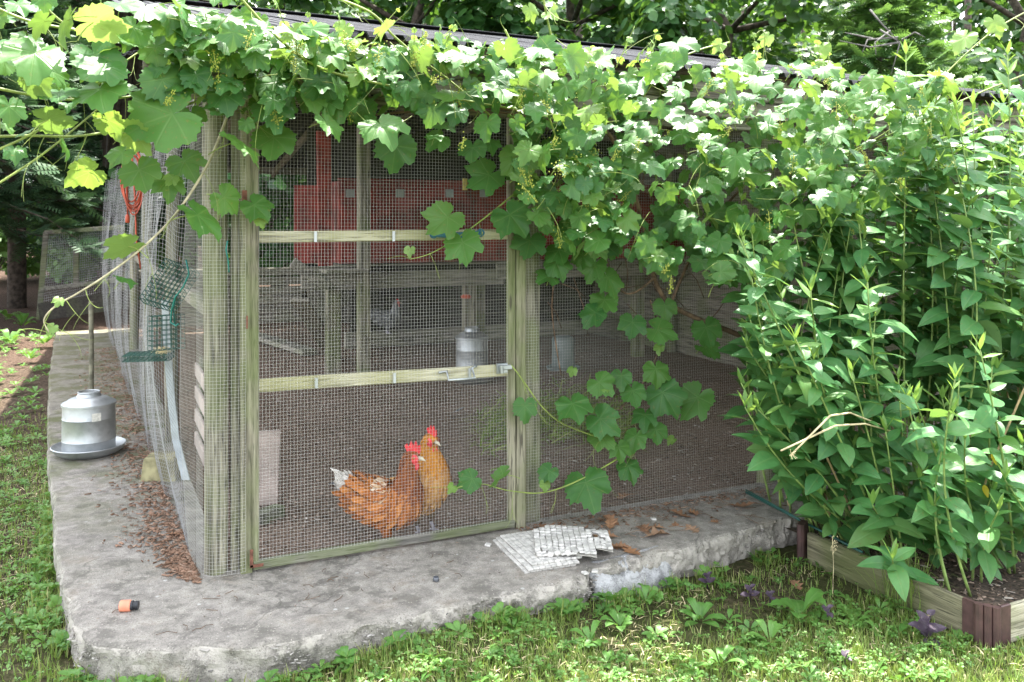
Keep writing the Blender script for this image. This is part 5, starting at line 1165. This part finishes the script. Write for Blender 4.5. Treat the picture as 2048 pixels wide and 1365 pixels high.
NAMED = [((1500, 640), 2.55, -.60, 'leafy stalk leaning left against the mesh, lowest tip at its outer edge'), ((1560, 585), 2.62, -.62, 'leafy stalk whose tip stands before the dark mesh left of the clump'), ((1735, 565), 2.75, -.98, 'pale topped leafy stalk standing in front, mid height, leaning left'),
         ((1575, 395), 2.62, -.48, 'leafy stalk with pale tip beside the grape leaves right of the mesh'), ((1628, 720), 2.60, -.85, 'short leafy stalk in front of the clump near the broken stems'), ((1710, 195), 2.72, -.55, 'tall leafy stalk at the left edge of the clump below the roof'),
         ((1812, 110), 2.95, -.60, 'tallest leafy stalk of the clump, its tip above the roof edge'), ((1880, 165), 2.98, -.75, 'tall leafy stalk just right of the tallest one'), ((1945, 210), 3.0, -.85, 'tall leafy stalk with bright upright tip before the right end of the roof'), ((2015, 110), 3.15, -.8, 'tall leafy stalk at the far right edge of the photo reaching highest there'),
         ((1540, 800), 2.5, -.55, 'low leafy stalk drooping over the concrete at the left foot of the clump'), ((1960, 700), 2.9, -1.25, 'half height leafy stalk standing near the front board of the bed')]
for (px, py), x, y, lb in NAMED:
    b = foot(x, y); tp = at(px, py, Y=y + RN.uniform(-.12, .02)); stalk(b, tp, lb, None, rn=rn, bare=.28 if tp.z > 1.2 else .2)
LFT = random.Random(12)
def stalk_name(x, y, h):
    row = 'back row against the mesh' if y > -.4 else 'middle row' if y > -.8 else 'front row nearest the lawn'
    col = 'left end' if x < 2.95 else 'centre' if x < 3.5 else 'right end'
    tall = 'tall' if h > 1.6 else 'shorter'
    return tall + ' leafy stalk in the ' + row + ', ' + col + ' of the clump', tall + ' stalks, ' + row + ', ' + col
def lean_name(px, z):
    a = 'tall' if z > 1.4 else 'waist high' if z > .8 else 'knee high'; b = 'outermost' if px < 1560 else 'farther in'
    return a + ' stalk leaning left out of the clump over the concrete, ' + b, a + ' leaning stalks, ' + b
for k in range(18):
    px, py = LFT.uniform(1475, 1720), LFT.uniform(330, 860); x = LFT.uniform(2.45, 2.75); y = LFT.uniform(-.95, -.3); tp = at(px, py, Y=y + LFT.uniform(-.15, .05)); tp.z = max(tp.z, .3)
    stalk(foot(x, y), tp, *lean_name(px, tp.z), rn=rn, bare=.22, leaf=LFT.uniform(.12, .16), bend=.06)
for k in range(70):
    x = rn.uniform(2.52, 4.1); y = rn.uniform(-.95, -.10) if x < 3.2 else rn.uniform(-1.2, -.12); h = rn.uniform(1.25, 1.98) * (1 if y > -.8 else .85)
    if x < 2.75: h *= .8
    stalk(foot(x, y), (x + rn.gauss(-.05, .09), y + rn.gauss(-.06, .07), h), *stalk_name(x, y, h), rn=rn, bare=.30, bend=.075, leaf=rn.uniform(.12, .18))
for k in range(20):
    x = rn.uniform(3.7, 4.9); y = rn.uniform(-.8, -.1); h = rn.uniform(1.6, 2.05)
    stalk(foot(x, y), (x + rn.gauss(-.05, .09), y + rn.gauss(-.1, .07), h), *stalk_name(x, y, h), rn=rn, bare=.25, leaf=rn.uniform(.13, .18))
# low spreading side growth with big pale leaves at the front of the bed
LOW = [((1745, 1010), 2.62, -1.0, 'low shoot with drooping pale leaves over the side board of the bed'), ((1865, 1020), 2.75, -1.15, 'low shoot with broad pale leaves in the middle of the bed front'), ((1785, 1120), 2.44, -1.18, 'single sprig of five large leaves hanging over the side board'), ((1560, 870), 2.5, -.62, 'low sprig of glossy leaves above the concrete by the bed corner'),
       ((1640, 1000), 2.52, -.75, 'low sprig over the green stake at the bed corner'), ((1830, 800), 2.8, -1.1, 'rosette topped sprig in the middle of the clump'), ((2010, 960), 3.0, -1.3, 'low leafy sprig near the right edge of the bed'), ((1930, 880), 2.9, -1.2, 'low leafy sprig behind the front board among dry stems')]
for (px, py), x, y, lb in LOW:
    b = foot(x, y); tp = at(px, py, Y=y - .1)
    if tp.z < .12: tp.z = .12
    stalk(b, tp, lb, None, rn=rn, bare=.4, leaf=.165, nodes=5, name='leafy_sprig', bend=.1)
for k in range(58):
    x = rn.uniform(2.46, 3.6); y = rn.uniform(-1.36, -.75); h = rn.uniform(.2, .8); stalk(foot(x, y), (x + rn.gauss(-.04, .1), y + rn.gauss(-.06, .08), h), ('knee high' if h > .5 else 'low') + ' leafy sprig under the stalks at the ' + ('left end' if x < 2.9 else 'centre' if x < 3.35 else 'right end') + (' near the lawn' if y < -.95 else ' near the mesh'), ('taller' if h > .5 else 'low') + ' sprigs, ' + ('left' if x < 2.9 else 'centre' if x < 3.35 else 'right') + (', lawn side' if y < -.95 else ', mesh side'), rn=rn, bare=.2, leaf=rn.uniform(.11, .165), nodes=int(3 + h * 7), name='leafy_sprig', bend=.08)
# snapped and dry stems
br = thing('broken_stem', 'pair of snapped pale stems jutting left out of the clump', 'plant stem', at(1760, 845, Y=-1.0))
for sp in (((1760, 850), (1700, 826), (1660, 832), (1580, 912)), ((1790, 865), (1730, 848), (1670, 852), (1562, 902))):
    mb = MB(); mb.tube([at(px, py, Y=-1.0 - .05 * i) for i, (px, py) in enumerate(sp)], [.0036, .0036, .004, .0032], 7); mb.build('stem', M['straw'], br, smooth=True)
mb = MB()
for k in range(7): p = at(1582, 908, Y=-1.15); mb.tube([p, p + Vector((RN.uniform(-.03, .02), -.01, RN.uniform(-.02, .03)))], .0012, 4)
mb.build('frayed_end', M['straw'], br)
mb = MB()
for _ in range(46):
    x = rn.uniform(2.5, 3.9); y = rn.uniform(-1.2, -.3); l = rn.uniform(.25, .8); a = rn.uniform(0, 6.3); tl = rn.uniform(.02, .28); b = foot(x, y); mb.tube([b, b + Vector((math.cos(a) * tl * .4, math.sin(a) * tl * .4, l * .5)), b + Vector((math.cos(a) * tl, math.sin(a) * tl, l))], .0045, 6)
me = mb.mesh('dry_stems'); me.materials.append(M['dry_stem']); stuff(link('dry_stems', me), 'tangle of dry tan stems among the feet of the stalks in the bed', 'dry stems')
for k, (px, py, x, y) in enumerate(((1985, 905, 2.85, -1.25), (1968, 970, 2.85, -1.28))):
    o = link('yellow_leaf', lance_leaf(90 + k, .4, mat=M['yellow_leaf'], name='yellow_leaf')); p = at(px, py, Y=y); o.matrix_basis = Matrix.Translation(p) @ frame(tocam(p) + UP * .4, Vector((.3, 0, -1))) @ Matrix.Scale(.055, 4); tag(o, ('upper' if k == 0 else 'lower') + ' of two small yellow leaves caught in the clump', 'leaf')

# ============================================================ lawn and weeds
def lawn_mask(x, y):
    """how grassy a spot of the ground is"""
    p = (x, y, 0); n_ = nz(p, 1.7, 2) * .5 + .5; n2 = nz(p, 5, 7)
    if x > -.55 and y > -.62: return 0
    if x > BX - .02 and y > BY1 - .04: return 0
    if y < -.5 and x > -.45:
        if y > -.70: return .35
        if 1.15 < x < BX and y > -1.02 + .05 * n2: return .10 + .15 * max(0, n2)
        return .45 + .55 * min(1, max(0, .7 + 1.8 * n2))
    v = .5 + .5 * min(1, max(0, .6 + 1.6 * n2))
    if y > 2.0: v = max(0.0, 1 - (y - 2.0) / 2.6) * (.4 + .6 * n_)
    return v * (1 if x > -3 else .6)
def scat(name, label, cat, tv, tf, N, box, s0, s1, mat, seed, tilt=.35, dens=lambda m: m, z=-.14, uv=None):
    rn = random.Random(seed); ms = []; rr = []
    while len(ms) < N:
        x = rn.uniform(box[0], box[1]); y = rn.uniform(box[2], box[3])
        if rn.random() > dens(lawn_mask(x, y)): 
            if rn.random() < .02: N -= 1
            continue
        s = rn.uniform(s0, s1); zz = z + .14 + gh(x, y)
        ms.append(Matrix.Translation((x, y, zz)) @ Matrix.Rotation(rn.uniform(0, 6.283), 4, 'Z') @ Matrix.Rotation(rn.gauss(0, tilt), 4, 'X') @ Matrix.Diagonal((s * rn.uniform(.8, 1.3), s, s, 1))); rr.append(max(0, min(.999, rn.gauss(.45 + .3 * nz((x, y, 0), 2.5), .2))))
    me = fast_mesh(name, tv, tf, ms, rr, uv); me.materials.append(mat); o = link(name, me)
    if label: stuff(o, label, cat)
    return o
bl_v = [(-.045, 0, 0), (.045, 0, 0), (-.035, .12, .5), (.035, .12, .5), (0, .42, .93)]; bl_f = [(0, 1, 3, 2), (2, 3, 4)]
scat('lawn_grass', 'short green lawn grass in front of the concrete ledge', 'grass', bl_v, bl_f, 62000, (-1.1, 3.4, -1.75, -.55), .014, .045, M['grass'], 1, .6)
scat('lawn_grass', 'thin green grass along the left side of the concrete ledge', 'grass', bl_v, bl_f, 42000, (-2.6, -.5, -1.2, 4.5), .016, .045, M['grass'], 2, .6)
thatch = random.Random(9); ms, rr = [], []
while len(ms) < 7000:
    x = thatch.uniform(-2.2, 3.2); y = thatch.uniform(-1.7, 3.5)
    if lawn_mask(x, y) <= 0 or nz((x, y, 0), 2.2, 5) < -.1: continue
    s = thatch.uniform(.02, .05); ms.append(Matrix.Translation((x, y, gh(x, y) + .012)) @ Matrix.Rotation(thatch.uniform(0, 6.3), 4, 'Z') @ Matrix.Rotation(-1.25 + thatch.gauss(0, .2), 4, 'X') @ Matrix.Scale(s, 4)); rr.append(thatch.random())
me = fast_mesh('thatch', bl_v, bl_f, ms, rr); me.materials.append(M['straw']); stuff(link('thatch', me), 'dry straw coloured grass blades lying in the lawn', 'thatch')
# taller growth creeping up the edges of the concrete
EDGE = [(-.6, 2.0), (-.6, .55), (-.53, -.25), (-.45, -.47), (-.2, -.62), (.05, -.73), (.35, -.73), (.8, -.71), (1.3, -.69), (1.5, -.64), (2.3, -.53)]
ms, rr, ms2, rr2 = [], [], [], []
for (x0, y0), (x1, y1) in zip(EDGE, EDGE[1:]):
    L_ = math.hypot(x1 - x0, y1 - y0)
    for k in range(int(L_ * 900)):
        u = thatch.random(); x = x0 + (x1 - x0) * u + thatch.gauss(0, .03) - (.03 if x1 < -.4 else 0); y = y0 + (y1 - y0) * u - abs(thatch.gauss(0, .035)) * (1 if x1 > -.4 else 0)
        if nz((x, y, 0), 6, 3) < -.12: continue
        s = thatch.uniform(.03, .085); ms.append(Matrix.Translation((x, y, gh(x, y))) @ Matrix.Rotation(thatch.uniform(0, 6.3), 4, 'Z') @ Matrix.Rotation(thatch.gauss(0, .4), 4, 'X') @ Matrix.Diagonal((s * .7, s, s, 1))); rr.append(thatch.random() * .7)
        if k % 18 == 0: s = thatch.uniform(.018, .05); ms2.append(Matrix.Translation((x, y, gh(x, y) + .015 + thatch.uniform(0, .03))) @ Matrix.Rotation(thatch.uniform(0, 6.3), 4, 'Z') @ Matrix.Rotation(thatch.gauss(0, .4), 4, 'X') @ Matrix.Scale(s, 4)); rr2.append(thatch.random())
me = fast_mesh('edge_grass', bl_v, bl_f, ms, rr); me.materials.append(M['grass']); stuff(link('edge_grass', me), 'taller grass creeping up the edge of the concrete ledge', 'grass')
EDGE_W = (ms2, rr2)
# broad weed leaves
def rosette(n, l, w, lift, seed):
    rn = random.Random(seed); V, Fc, U = [], [], []
    for k in range(n):
        a = 6.283 * k / n + rn.uniform(-.3, .3); ln = l * rn.uniform(.7, 1.2); li = lift * rn.uniform(.4, 1.5); b = len(V)
        for t, ww in ((.12, .05), (.4, .42), (.65, .5), (.88, .3), (1.0, .03)):
            for s_ in (-1, 0, 1):
                r = ln * t; x = math.cos(a) * r - math.sin(a) * s_ * ww * w; y = math.sin(a) * r + math.cos(a) * s_ * ww * w; V.append((x, y, li * math.sin(t * 2.2) + abs(s_) * .04)); U.append((s_ * ww * .4 + .0001, t))
        for i in range(4):
            for j in range(2): q = b + i * 3 + j; Fc.append((q, q + 1, q + 4, q + 3))
    return V, Fc, U
V, Fc, U = rosette(5, 1, .6, .6, 31); me = fast_mesh('edge_weeds', V, Fc, *EDGE_W, U); me.materials.append(M['weed']); stuff(link('edge_weeds', me), 'small broad weeds growing against the edge of the concrete ledge', 'weeds')
for i in range(3):
    V, Fc, U = rosette(6, 1, .42, .35, i); scat('weed_cover', 'low broad leaved weeds and clover mixed into the front lawn', 'weeds', V, Fc, 170, (-1.0, 3.2, -1.6, -.58), .018, .048, M['weed'], 20 + i, .3, lambda m: min(1, m + .25) if m > 0 else 0, -.128, U)
    scat('weed_cover', 'low broad leaved weeds along the left foot of the ledge', 'weeds', V, Fc, 260, (-2.0, -.5, -.9, 4.0), .016, .045, M['weed'], 30 + i, .3, lambda m: min(1, m * 1.2 + .1) if m > 0 else 0, -.125, U)
    scat('clover_cover', 'tiny clover leaves sprinkled through the grass', 'clover', *rosette(3, 1, .75, .5, 9 + i)[:2], 1700, (-2.0, 3.0, -1.6, 3.5), .007, .016, M['weed'], 40 + i, .4, lambda m: m, -.112)
def plant_from(name, label, cat, p, V, Fc, U, s, mat, group=None):
    mb = MB(); mb.add(V, Fc, Matrix.Identity(4), 0, 0, U); me = mb.mesh(name, smooth=True); me.materials.append(mat); o = link(name, me); o.location = p + UP * (gh(p.x, p.y) + .14 if p.y < 0 else 0); o.scale = (s, s, s); o.rotation_euler = (RN.uniform(-.1, .1), RN.uniform(-.1, .1), RN.uniform(0, 6)); return tag(o, label, cat, group)
for k, (px, py, s, lb) in enumerate(((460, 1330, .11, 'leafy green weed clump at the foot of the broken concrete corner'), (960, 1240, .07, 'plantain weed under the chipped edge of the concrete'), (1085, 1235, .07, 'plantain weed below the tile stack at the edge of the lawn'), (1290, 1215, .10, 'plantain weed below the smooth cement patch'), (1240, 1270, .09, 'broad plantain weed in the middle of the lawn front'),
                                  (1400, 1250, .11, 'plantain weed left of the big dock leaves'), (1600, 1240, .16, 'large dock weed with long leaves before the raised bed'), (1540, 1290, .10, 'bright plantain weed at the lower right of the lawn'), (65, 1250, .08, 'round leaved weed at the left of the concrete corner'), (1440, 1340, .10, 'plantain weed at the bottom edge of the lawn'), (80, 1090, .06, 'bright weed against the left side of the concrete'), (1180, 1310, .09, 'plantain weed at the bottom centre of the lawn'))):
    V, Fc, U = rosette(6 + k % 3, 1, .42 if k % 2 else .58, .6, 60 + k); plant_from('broadleaf_weed', lb, 'weed', at(px, py, Z=-.135), V, Fc, U, s * .72, M['weed'])
# purple perilla
PL_ = [lance_leaf(200 + i, .62, mat=M['perilla'], fold=.25, droop=.35, N=9, ser=.05) for i in range(3)]
def perilla(px, py, s, label, n=3):
    p = at(px, py, Z=-.14); t = thing('purple_perilla', label, 'plant', p); mb = MB(); h = s * 1.6; mb.tube([p, p + UP * h * .6, p + UP * h + RT * .01], [.003, .0025, .002], 6); mb.build('stem', M['perilla'], t, smooth=True)
    for k in range(n):
        for s_ in (0, 3.1416):
            a = k * 1.4 + s_ + RN.uniform(-.3, .3); d = Vector((math.cos(a), math.sin(a), .25)); o = link('leaf', RN.choice(PL_), t); z = h * (1 - .28 * k)
            o.matrix_basis = Matrix.Translation((0, 0, z)) @ frame(UP - AX * .35 - d * .2, d) @ Matrix.Scale(s * (.7 + .25 * k), 4)
perilla(1855, 1285, .06, 'largest purple leaved perilla beside the corner of the raised bed', 4); perilla(1655, 1250, .04, 'purple perilla on the bare soil before the raised bed board', 2); perilla(1500, 1205, .038, 'purple perilla below the right part of the concrete edge', 3); perilla(1415, 1178, .036, 'purple perilla close under the concrete edge', 3); perilla(1540, 1215, .034, 'small purple perilla right beside another at the concrete edge', 2); perilla(1690, 1335, .03, 'tiny purple seedling at the bottom of the lawn', 2)
gc = at(1810, 1215, Z=-.14); mb = MB()
for _ in range(170):
    a = RN.uniform(0, 6.3); l = RN.uniform(.10, .24); p = gc + Vector((RN.gauss(0, .03), RN.gauss(0, .05), 0)); d = Vector((math.cos(a), math.sin(a), 0)) * RN.uniform(.02, .12); w = Vector((-math.sin(a), math.cos(a), 0)) * .0016; b = len(mb.v); r = RN.random() * .6
    for t, zz in ((0, 0), (.35, .6), (.75, .95), (1.15, .92)):
        q = p + d * t + UP * l * zz; k = 1 - t * .6; mb.vert(q - w * k, r=r); mb.vert(q + w * k, r=r)
    for i in range(3): mb.face((b + 2 * i, b + 2 * i + 1, b + 2 * i + 3, b + 2 * i + 2))
one('grass_tuft', mb, M['grass'], 'tuft of long fine grass against the side board of the raised bed', 'grass tuft', gc)
fs = at(1665, 1195, Z=-.14); mb = MB(); mb.tube([fs, fs + UP * .12 + RT * .004, fs + UP * .235], .0012, 5)
for k in range(14): q = fs + UP * RN.uniform(.17, .24); mb.tube([q, q + RT * RN.uniform(-.01, .025) + UP * .008], .0008, 4); mb.add(oct_v, oct_f, Matrix.Translation(q + RT * RN.uniform(-.01, .025) + UP * .008) @ Matrix.Scale(.003, 4))
one('seed_stalk', mb, M['straw'], 'single thin seed stalk standing before the raised bed board', 'weed', fs)
V, Fc, U = rosette(6, 1, .5, .5, 77); rnw = random.Random(6); ms, rr = [], []
while len(ms) < 420:
    x = rnw.uniform(-4.5, -.85); y = rnw.uniform(2.5, 10)
    if nz((x, y, 0), .9, 4) < -.05: continue
    s = rnw.uniform(.03, .09); ms.append(Matrix.Translation((x, y, -.125)) @ Matrix.Rotation(rnw.uniform(0, 6.3), 4, 'Z') @ Matrix.Scale(s, 4)); rr.append(rnw.random())
me = fast_mesh('weed_cover', V, Fc, ms, rr, U); me.materials.append(M['weed']); stuff(link('weed_cover', me), 'scattered low weeds on the bare ground left of the far ledge', 'weeds')
# weeds by the trunk on the left
for k, (px, py, s) in enumerate(((45, 655, .22), (20, 690, .2), (90, 690, .16), (60, 720, .14), (15, 640, .2))):
    V, Fc, U = rosette(9, 1, .5, .6, 100 + k); plant_from('broadleaf_weed', ('tallest' if k == 0 else 'leafy') + ' green weed growing beside the far end of the ledge on the left', 'weed', at(px, py, Z=-.1), V, Fc, U, s, M['weed'], 'weeds beside the far ledge' if k else None)
# ============================================================ trees and wood behind
rh = [(0, -.5, 0), (.34, -.18, .05), (.30, .2, .02), (0, .5, -.06), (-.30, .2, .02), (-.34, -.18, .05)]; rhf = [(0, 1, 2, 3), (0, 3, 4, 5)]
def crown(name, clumps, n, s0, s1, mat, seed, parent=None, up=.5):
    rn = random.Random(seed); ms = []; rr = []; wts = [c[1] ** 2 for c in clumps]
    for _ in range(n):
        c, r = rn.choices(clumps, wts)[0]; v = Vector((rn.gauss(0, 1), rn.gauss(0, 1), rn.gauss(0, .7))); v = v.normalized() * r * rn.random() ** .45; v.z *= .7; p = c + v
        nrm = Vector((rn.gauss(0, .6), rn.gauss(0, .6), 1)) * up + v.normalized() * .6; s = rn.uniform(s0, s1); ms.append(Matrix.Translation(p) @ frame(nrm, Vector((rn.gauss(0, 1), rn.gauss(0, 1), -.4))) @ Matrix.Scale(s, 4)); rr.append(rn.random())
    me = fast_mesh(name, rh, rhf, ms, rr); me.materials.append(mat)
    if parent: me.transform(Matrix.Translation(-wloc(parent)))
    return link(name, me, parent)
def tree(name, label, base, h, cr, n, ls, seed, mat='wood_leaf', low=.25, group=None):
    rn = random.Random(seed); base = Vector(base); t = thing(name, label, 'tree', base, group); mb = MB(); top = base + UP * h; cl = []
    trunk = [base + UP * h * i / 8 + Vector((rn.gauss(0, .08), rn.gauss(0, .08), 0)) * i * .5 for i in range(9)]; r0 = h * .022
    mb.tube([base - UP * .2] + trunk, [r0 * 1.25] + [r0 * (1 - .85 * i / 8) for i in range(9)], 10)
    for k in range(26):
        u = low + (1 - low) * k / 26; p = trunk[min(7, int(u * 8))]; a = k * 2.4 + rn.uniform(-.4, .4); l = cr * (1 - .55 * max(0, u - .35)) * rn.uniform(.7, 1.1); e = p + Vector((math.cos(a) * l, math.sin(a) * l, l * rn.uniform(-.05, .5))); m_ = p.lerp(e, .55) + UP * l * .06
        mb.tube([p, m_, e], [r0 * .35, r0 * .2, r0 * .06], 6); cl += [(e, l * .34), (m_ + Vector((rn.gauss(0, .3), rn.gauss(0, .3), .2)), l * .36), (p.lerp(e, .8) + Vector((rn.gauss(0, .4), rn.gauss(0, .4), 0)), l * .3)]
    mb.build('trunk', M['bark'], t, smooth=True); crown('crown', cl, n, ls * .7, ls * 1.3, M[mat], seed, t); return t
def conifer(name, label, base, h, cr, seed, mat, nb=70, start=.08, droop=.35, spray=.14, dens=26, bare=False):
    rn = random.Random(seed); base = Vector(base); t = thing(name, label, 'tree', base); mb = MB(); r0 = h * .0115
    mb.tube([base - UP * .2, base + UP * h * .3, base + UP * h * .7, base + UP * h], [r0 * 1.2, r0, r0 * .5, .01], 10); ms = []; rr = []
    for k in range(nb):
        u = start + (1 - start) * (k / nb); p = base + UP * h * u; a = k * 2.399 + rn.uniform(-.3, .3); l = cr * (1 - u) ** .75 * rn.uniform(.75, 1.15) + .15
        pts = [p + Vector((math.cos(a) * l * q, math.sin(a) * l * q, -droop * l * q * q + .15 * l * q)) for q in (0, .35, .7, 1.0)]; mb.tube(pts, [r0 * .22, r0 * .16, r0 * .1, .004], 5)
        for _ in range(int(dens * (l / cr) + 6)):
            q = rn.uniform(.15, 1.0); i = min(2, int(q * 3)); c = pts[i].lerp(pts[i + 1], min(1, q * 3 - i)); sd_ = rn.choice((-1, 1)); d = Vector((math.cos(a + sd_ * rn.uniform(.4, 1.1)), math.sin(a + sd_ * rn.uniform(.4, 1.1)), rn.uniform(-.7, .0)))
            s = spray * rn.uniform(.7, 1.5); ms.append(Matrix.Translation(c) @ frame(UP + Vector((rn.gauss(0, .35), rn.gauss(0, .35), 0)), d) @ Matrix.Scale(s, 4)); rr.append(rn.random())
    mb.build('trunk', M['bark'], t, smooth=True)
    sv, sf = [], []                        # a spray: a twig with needle blades on both sides
    for i in range(7):
        y = .12 + i * .14; w = .34 * (1 - .5 * i / 7)
        for s_ in (-1, 1): b = len(sv); sv += [(0, y - .06, 0), (0, y + .05, 0), (s_ * w, y + .17, -.04), (s_ * w * .9, y + .10, -.05)]; sf.append((b, b + 1, b + 2, b + 3))
    me = fast_mesh('crown', sv, sf, ms, rr); me.materials.append(M[mat]); me.transform(Matrix.Translation(-base)); link('crown', me, t); return t
def gz(y): return -.14 + max(0, y - 12) * .035
def gp(px, D): p = at(px, 500, D=D); return Vector((p.x, p.y, gz(p.y)))
conifer('spruce_tree', 'dark spruce with a bare lower trunk at the far left', gp(34, 15), 11, 2.9, 3, 'needle', 120, .17, .5, .34, 60)
conifer('spruce_tree', 'dark spruce behind the run just left of the corner log', gp(215, 18.5), 12, 2.8, 4, 'needle', 120, .12, .5, .34, 60)
conifer('spruce_tree', 'dark spruce cut by the left edge of the photo', gp(-130, 12.5), 10, 2.6, 5, 'needle', 110, .15, .5, .32, 55)
hm = conifer('hemlock_tree', 'light green hemlock reaching over the roof on the right', gp(1760, 13.6), 5.4, 3.0, 8, 'hemlock', 110, .36, .28, .24, 90)
mb = MB(); b0 = at(1805, 75, D=11.5); rnb = random.Random(3)
for pa, pb_, pc in (((1760, 60), (1800, 85), (1782, 150)), ((1800, 85), (1740, 95), (1680, 82)), ((1795, 75), (1735, 80), (1725, 105)), ((1780, 62), (1750, 85), (1752, 110)), ((1740, 20), (1765, 50), (1800, 85)), ((1805, 80), (1830, 65), (1850, 75)), ((1745, 78), (1710, 70), (1690, 66))):
    mb.tube([at(*pa, D=11.4), at(*pb_, D=11.3), at(*pc, D=11.2)], [.014, .010, .004], 6)
mb.build('bare_branch', M['greybark'], hm, smooth=True)
TREES = [(560, 17, 8.5, 2.9, 'maple with dark leaves behind the left end of the roof'), (820, 15.5, 8, 2.8, 'dark leaved maple behind the middle of the roof'), (1130, 17, 8.5, 3.0, 'maple standing behind the roof left of the hemlock'), (1430, 16, 8, 2.9, 'maple directly left of the hemlock'), (2020, 17, 8.5, 3.2, 'maple behind the right end of the roof'), (380, 22, 9, 3.0, 'maple between the dark spruces on the left')]
for k, (px, D, h, cr, lb) in enumerate(TREES): tree('maple_tree', lb, gp(px, D), h, cr, 9000, .22, 60 + k, low=.12)
# the far wood reads as one mass
cl = []; rn = random.Random(8)
for k in range(210):
    px = rn.uniform(-500, 2600); D = rn.uniform(23, 34); p = at(px, 450, D=D); cl.append((Vector((p.x, p.y, gz(p.y) + rn.uniform(.4, 9.5))), rn.uniform(.9, 1.7)))
stuff(crown('far_wood', cl, 60000, .24, .46, M['wood_leaf'], 9), 'green leaves of the wood filling the distance behind the run', 'wood')
cl = []
for k in range(90):
    px = rn.uniform(-600, 2700); D = rn.uniform(38, 46); p = at(px, 450, D=D); cl.append((Vector((p.x, p.y, gz(p.y) + rn.uniform(.4, 12))), rn.uniform(1.8, 2.8)))
stuff(crown('far_wood', cl, 26000, .5, .9, M['wood_leaf'], 19), 'deepest dark layer of leaves in the wood behind the run', 'wood')
mb = MB()
for k in range(46):
    px = rn.uniform(-400, 2500); D = rn.uniform(21, 33); p = gp(px, D); mb.tube([p - UP * .3, p + UP * 4 + Vector((rn.gauss(0, .2), 0, 0)), p + UP * 11], [rn.uniform(.08, .2), .1, .05], 7)
me = mb.mesh('far_trunks', smooth=True); me.materials.append(M['bark']); stuff(link('far_trunks', me), 'thin dark trunks of the wood behind the run', 'trunks')
# bushes at the wood's edge on the left
for k, (px, D, r, lb) in enumerate(((150, 20, 1.1, 'sunlit low bush at the edge of the wood left of the run'), (330, 21, 1.2, 'low bush seen through the side netting at the edge of the wood'), (560, 21, 1.2, 'low bush seen through the open back of the run'), (-20, 19, 1.0, 'low bush at the far left edge of the wood'))):
    b = gp(px, D); t = thing('forest_bush', lb, 'bush', b); mb = MB()
    for j in range(9): a = j * .7; mb.tube([b, b + Vector((math.cos(a) * r * .6, math.sin(a) * r * .6, r * 1.1))], [.02, .008], 5)
    mb.build('stems', M['bark'], t); crown('foliage', [(b + Vector((rn.gauss(0, r * .6), rn.gauss(0, r * .5), rn.uniform(.3, r * 1.8))), r * .5) for _ in range(12)], 2200, .1, .2, M['weed'], 200 + k, t)
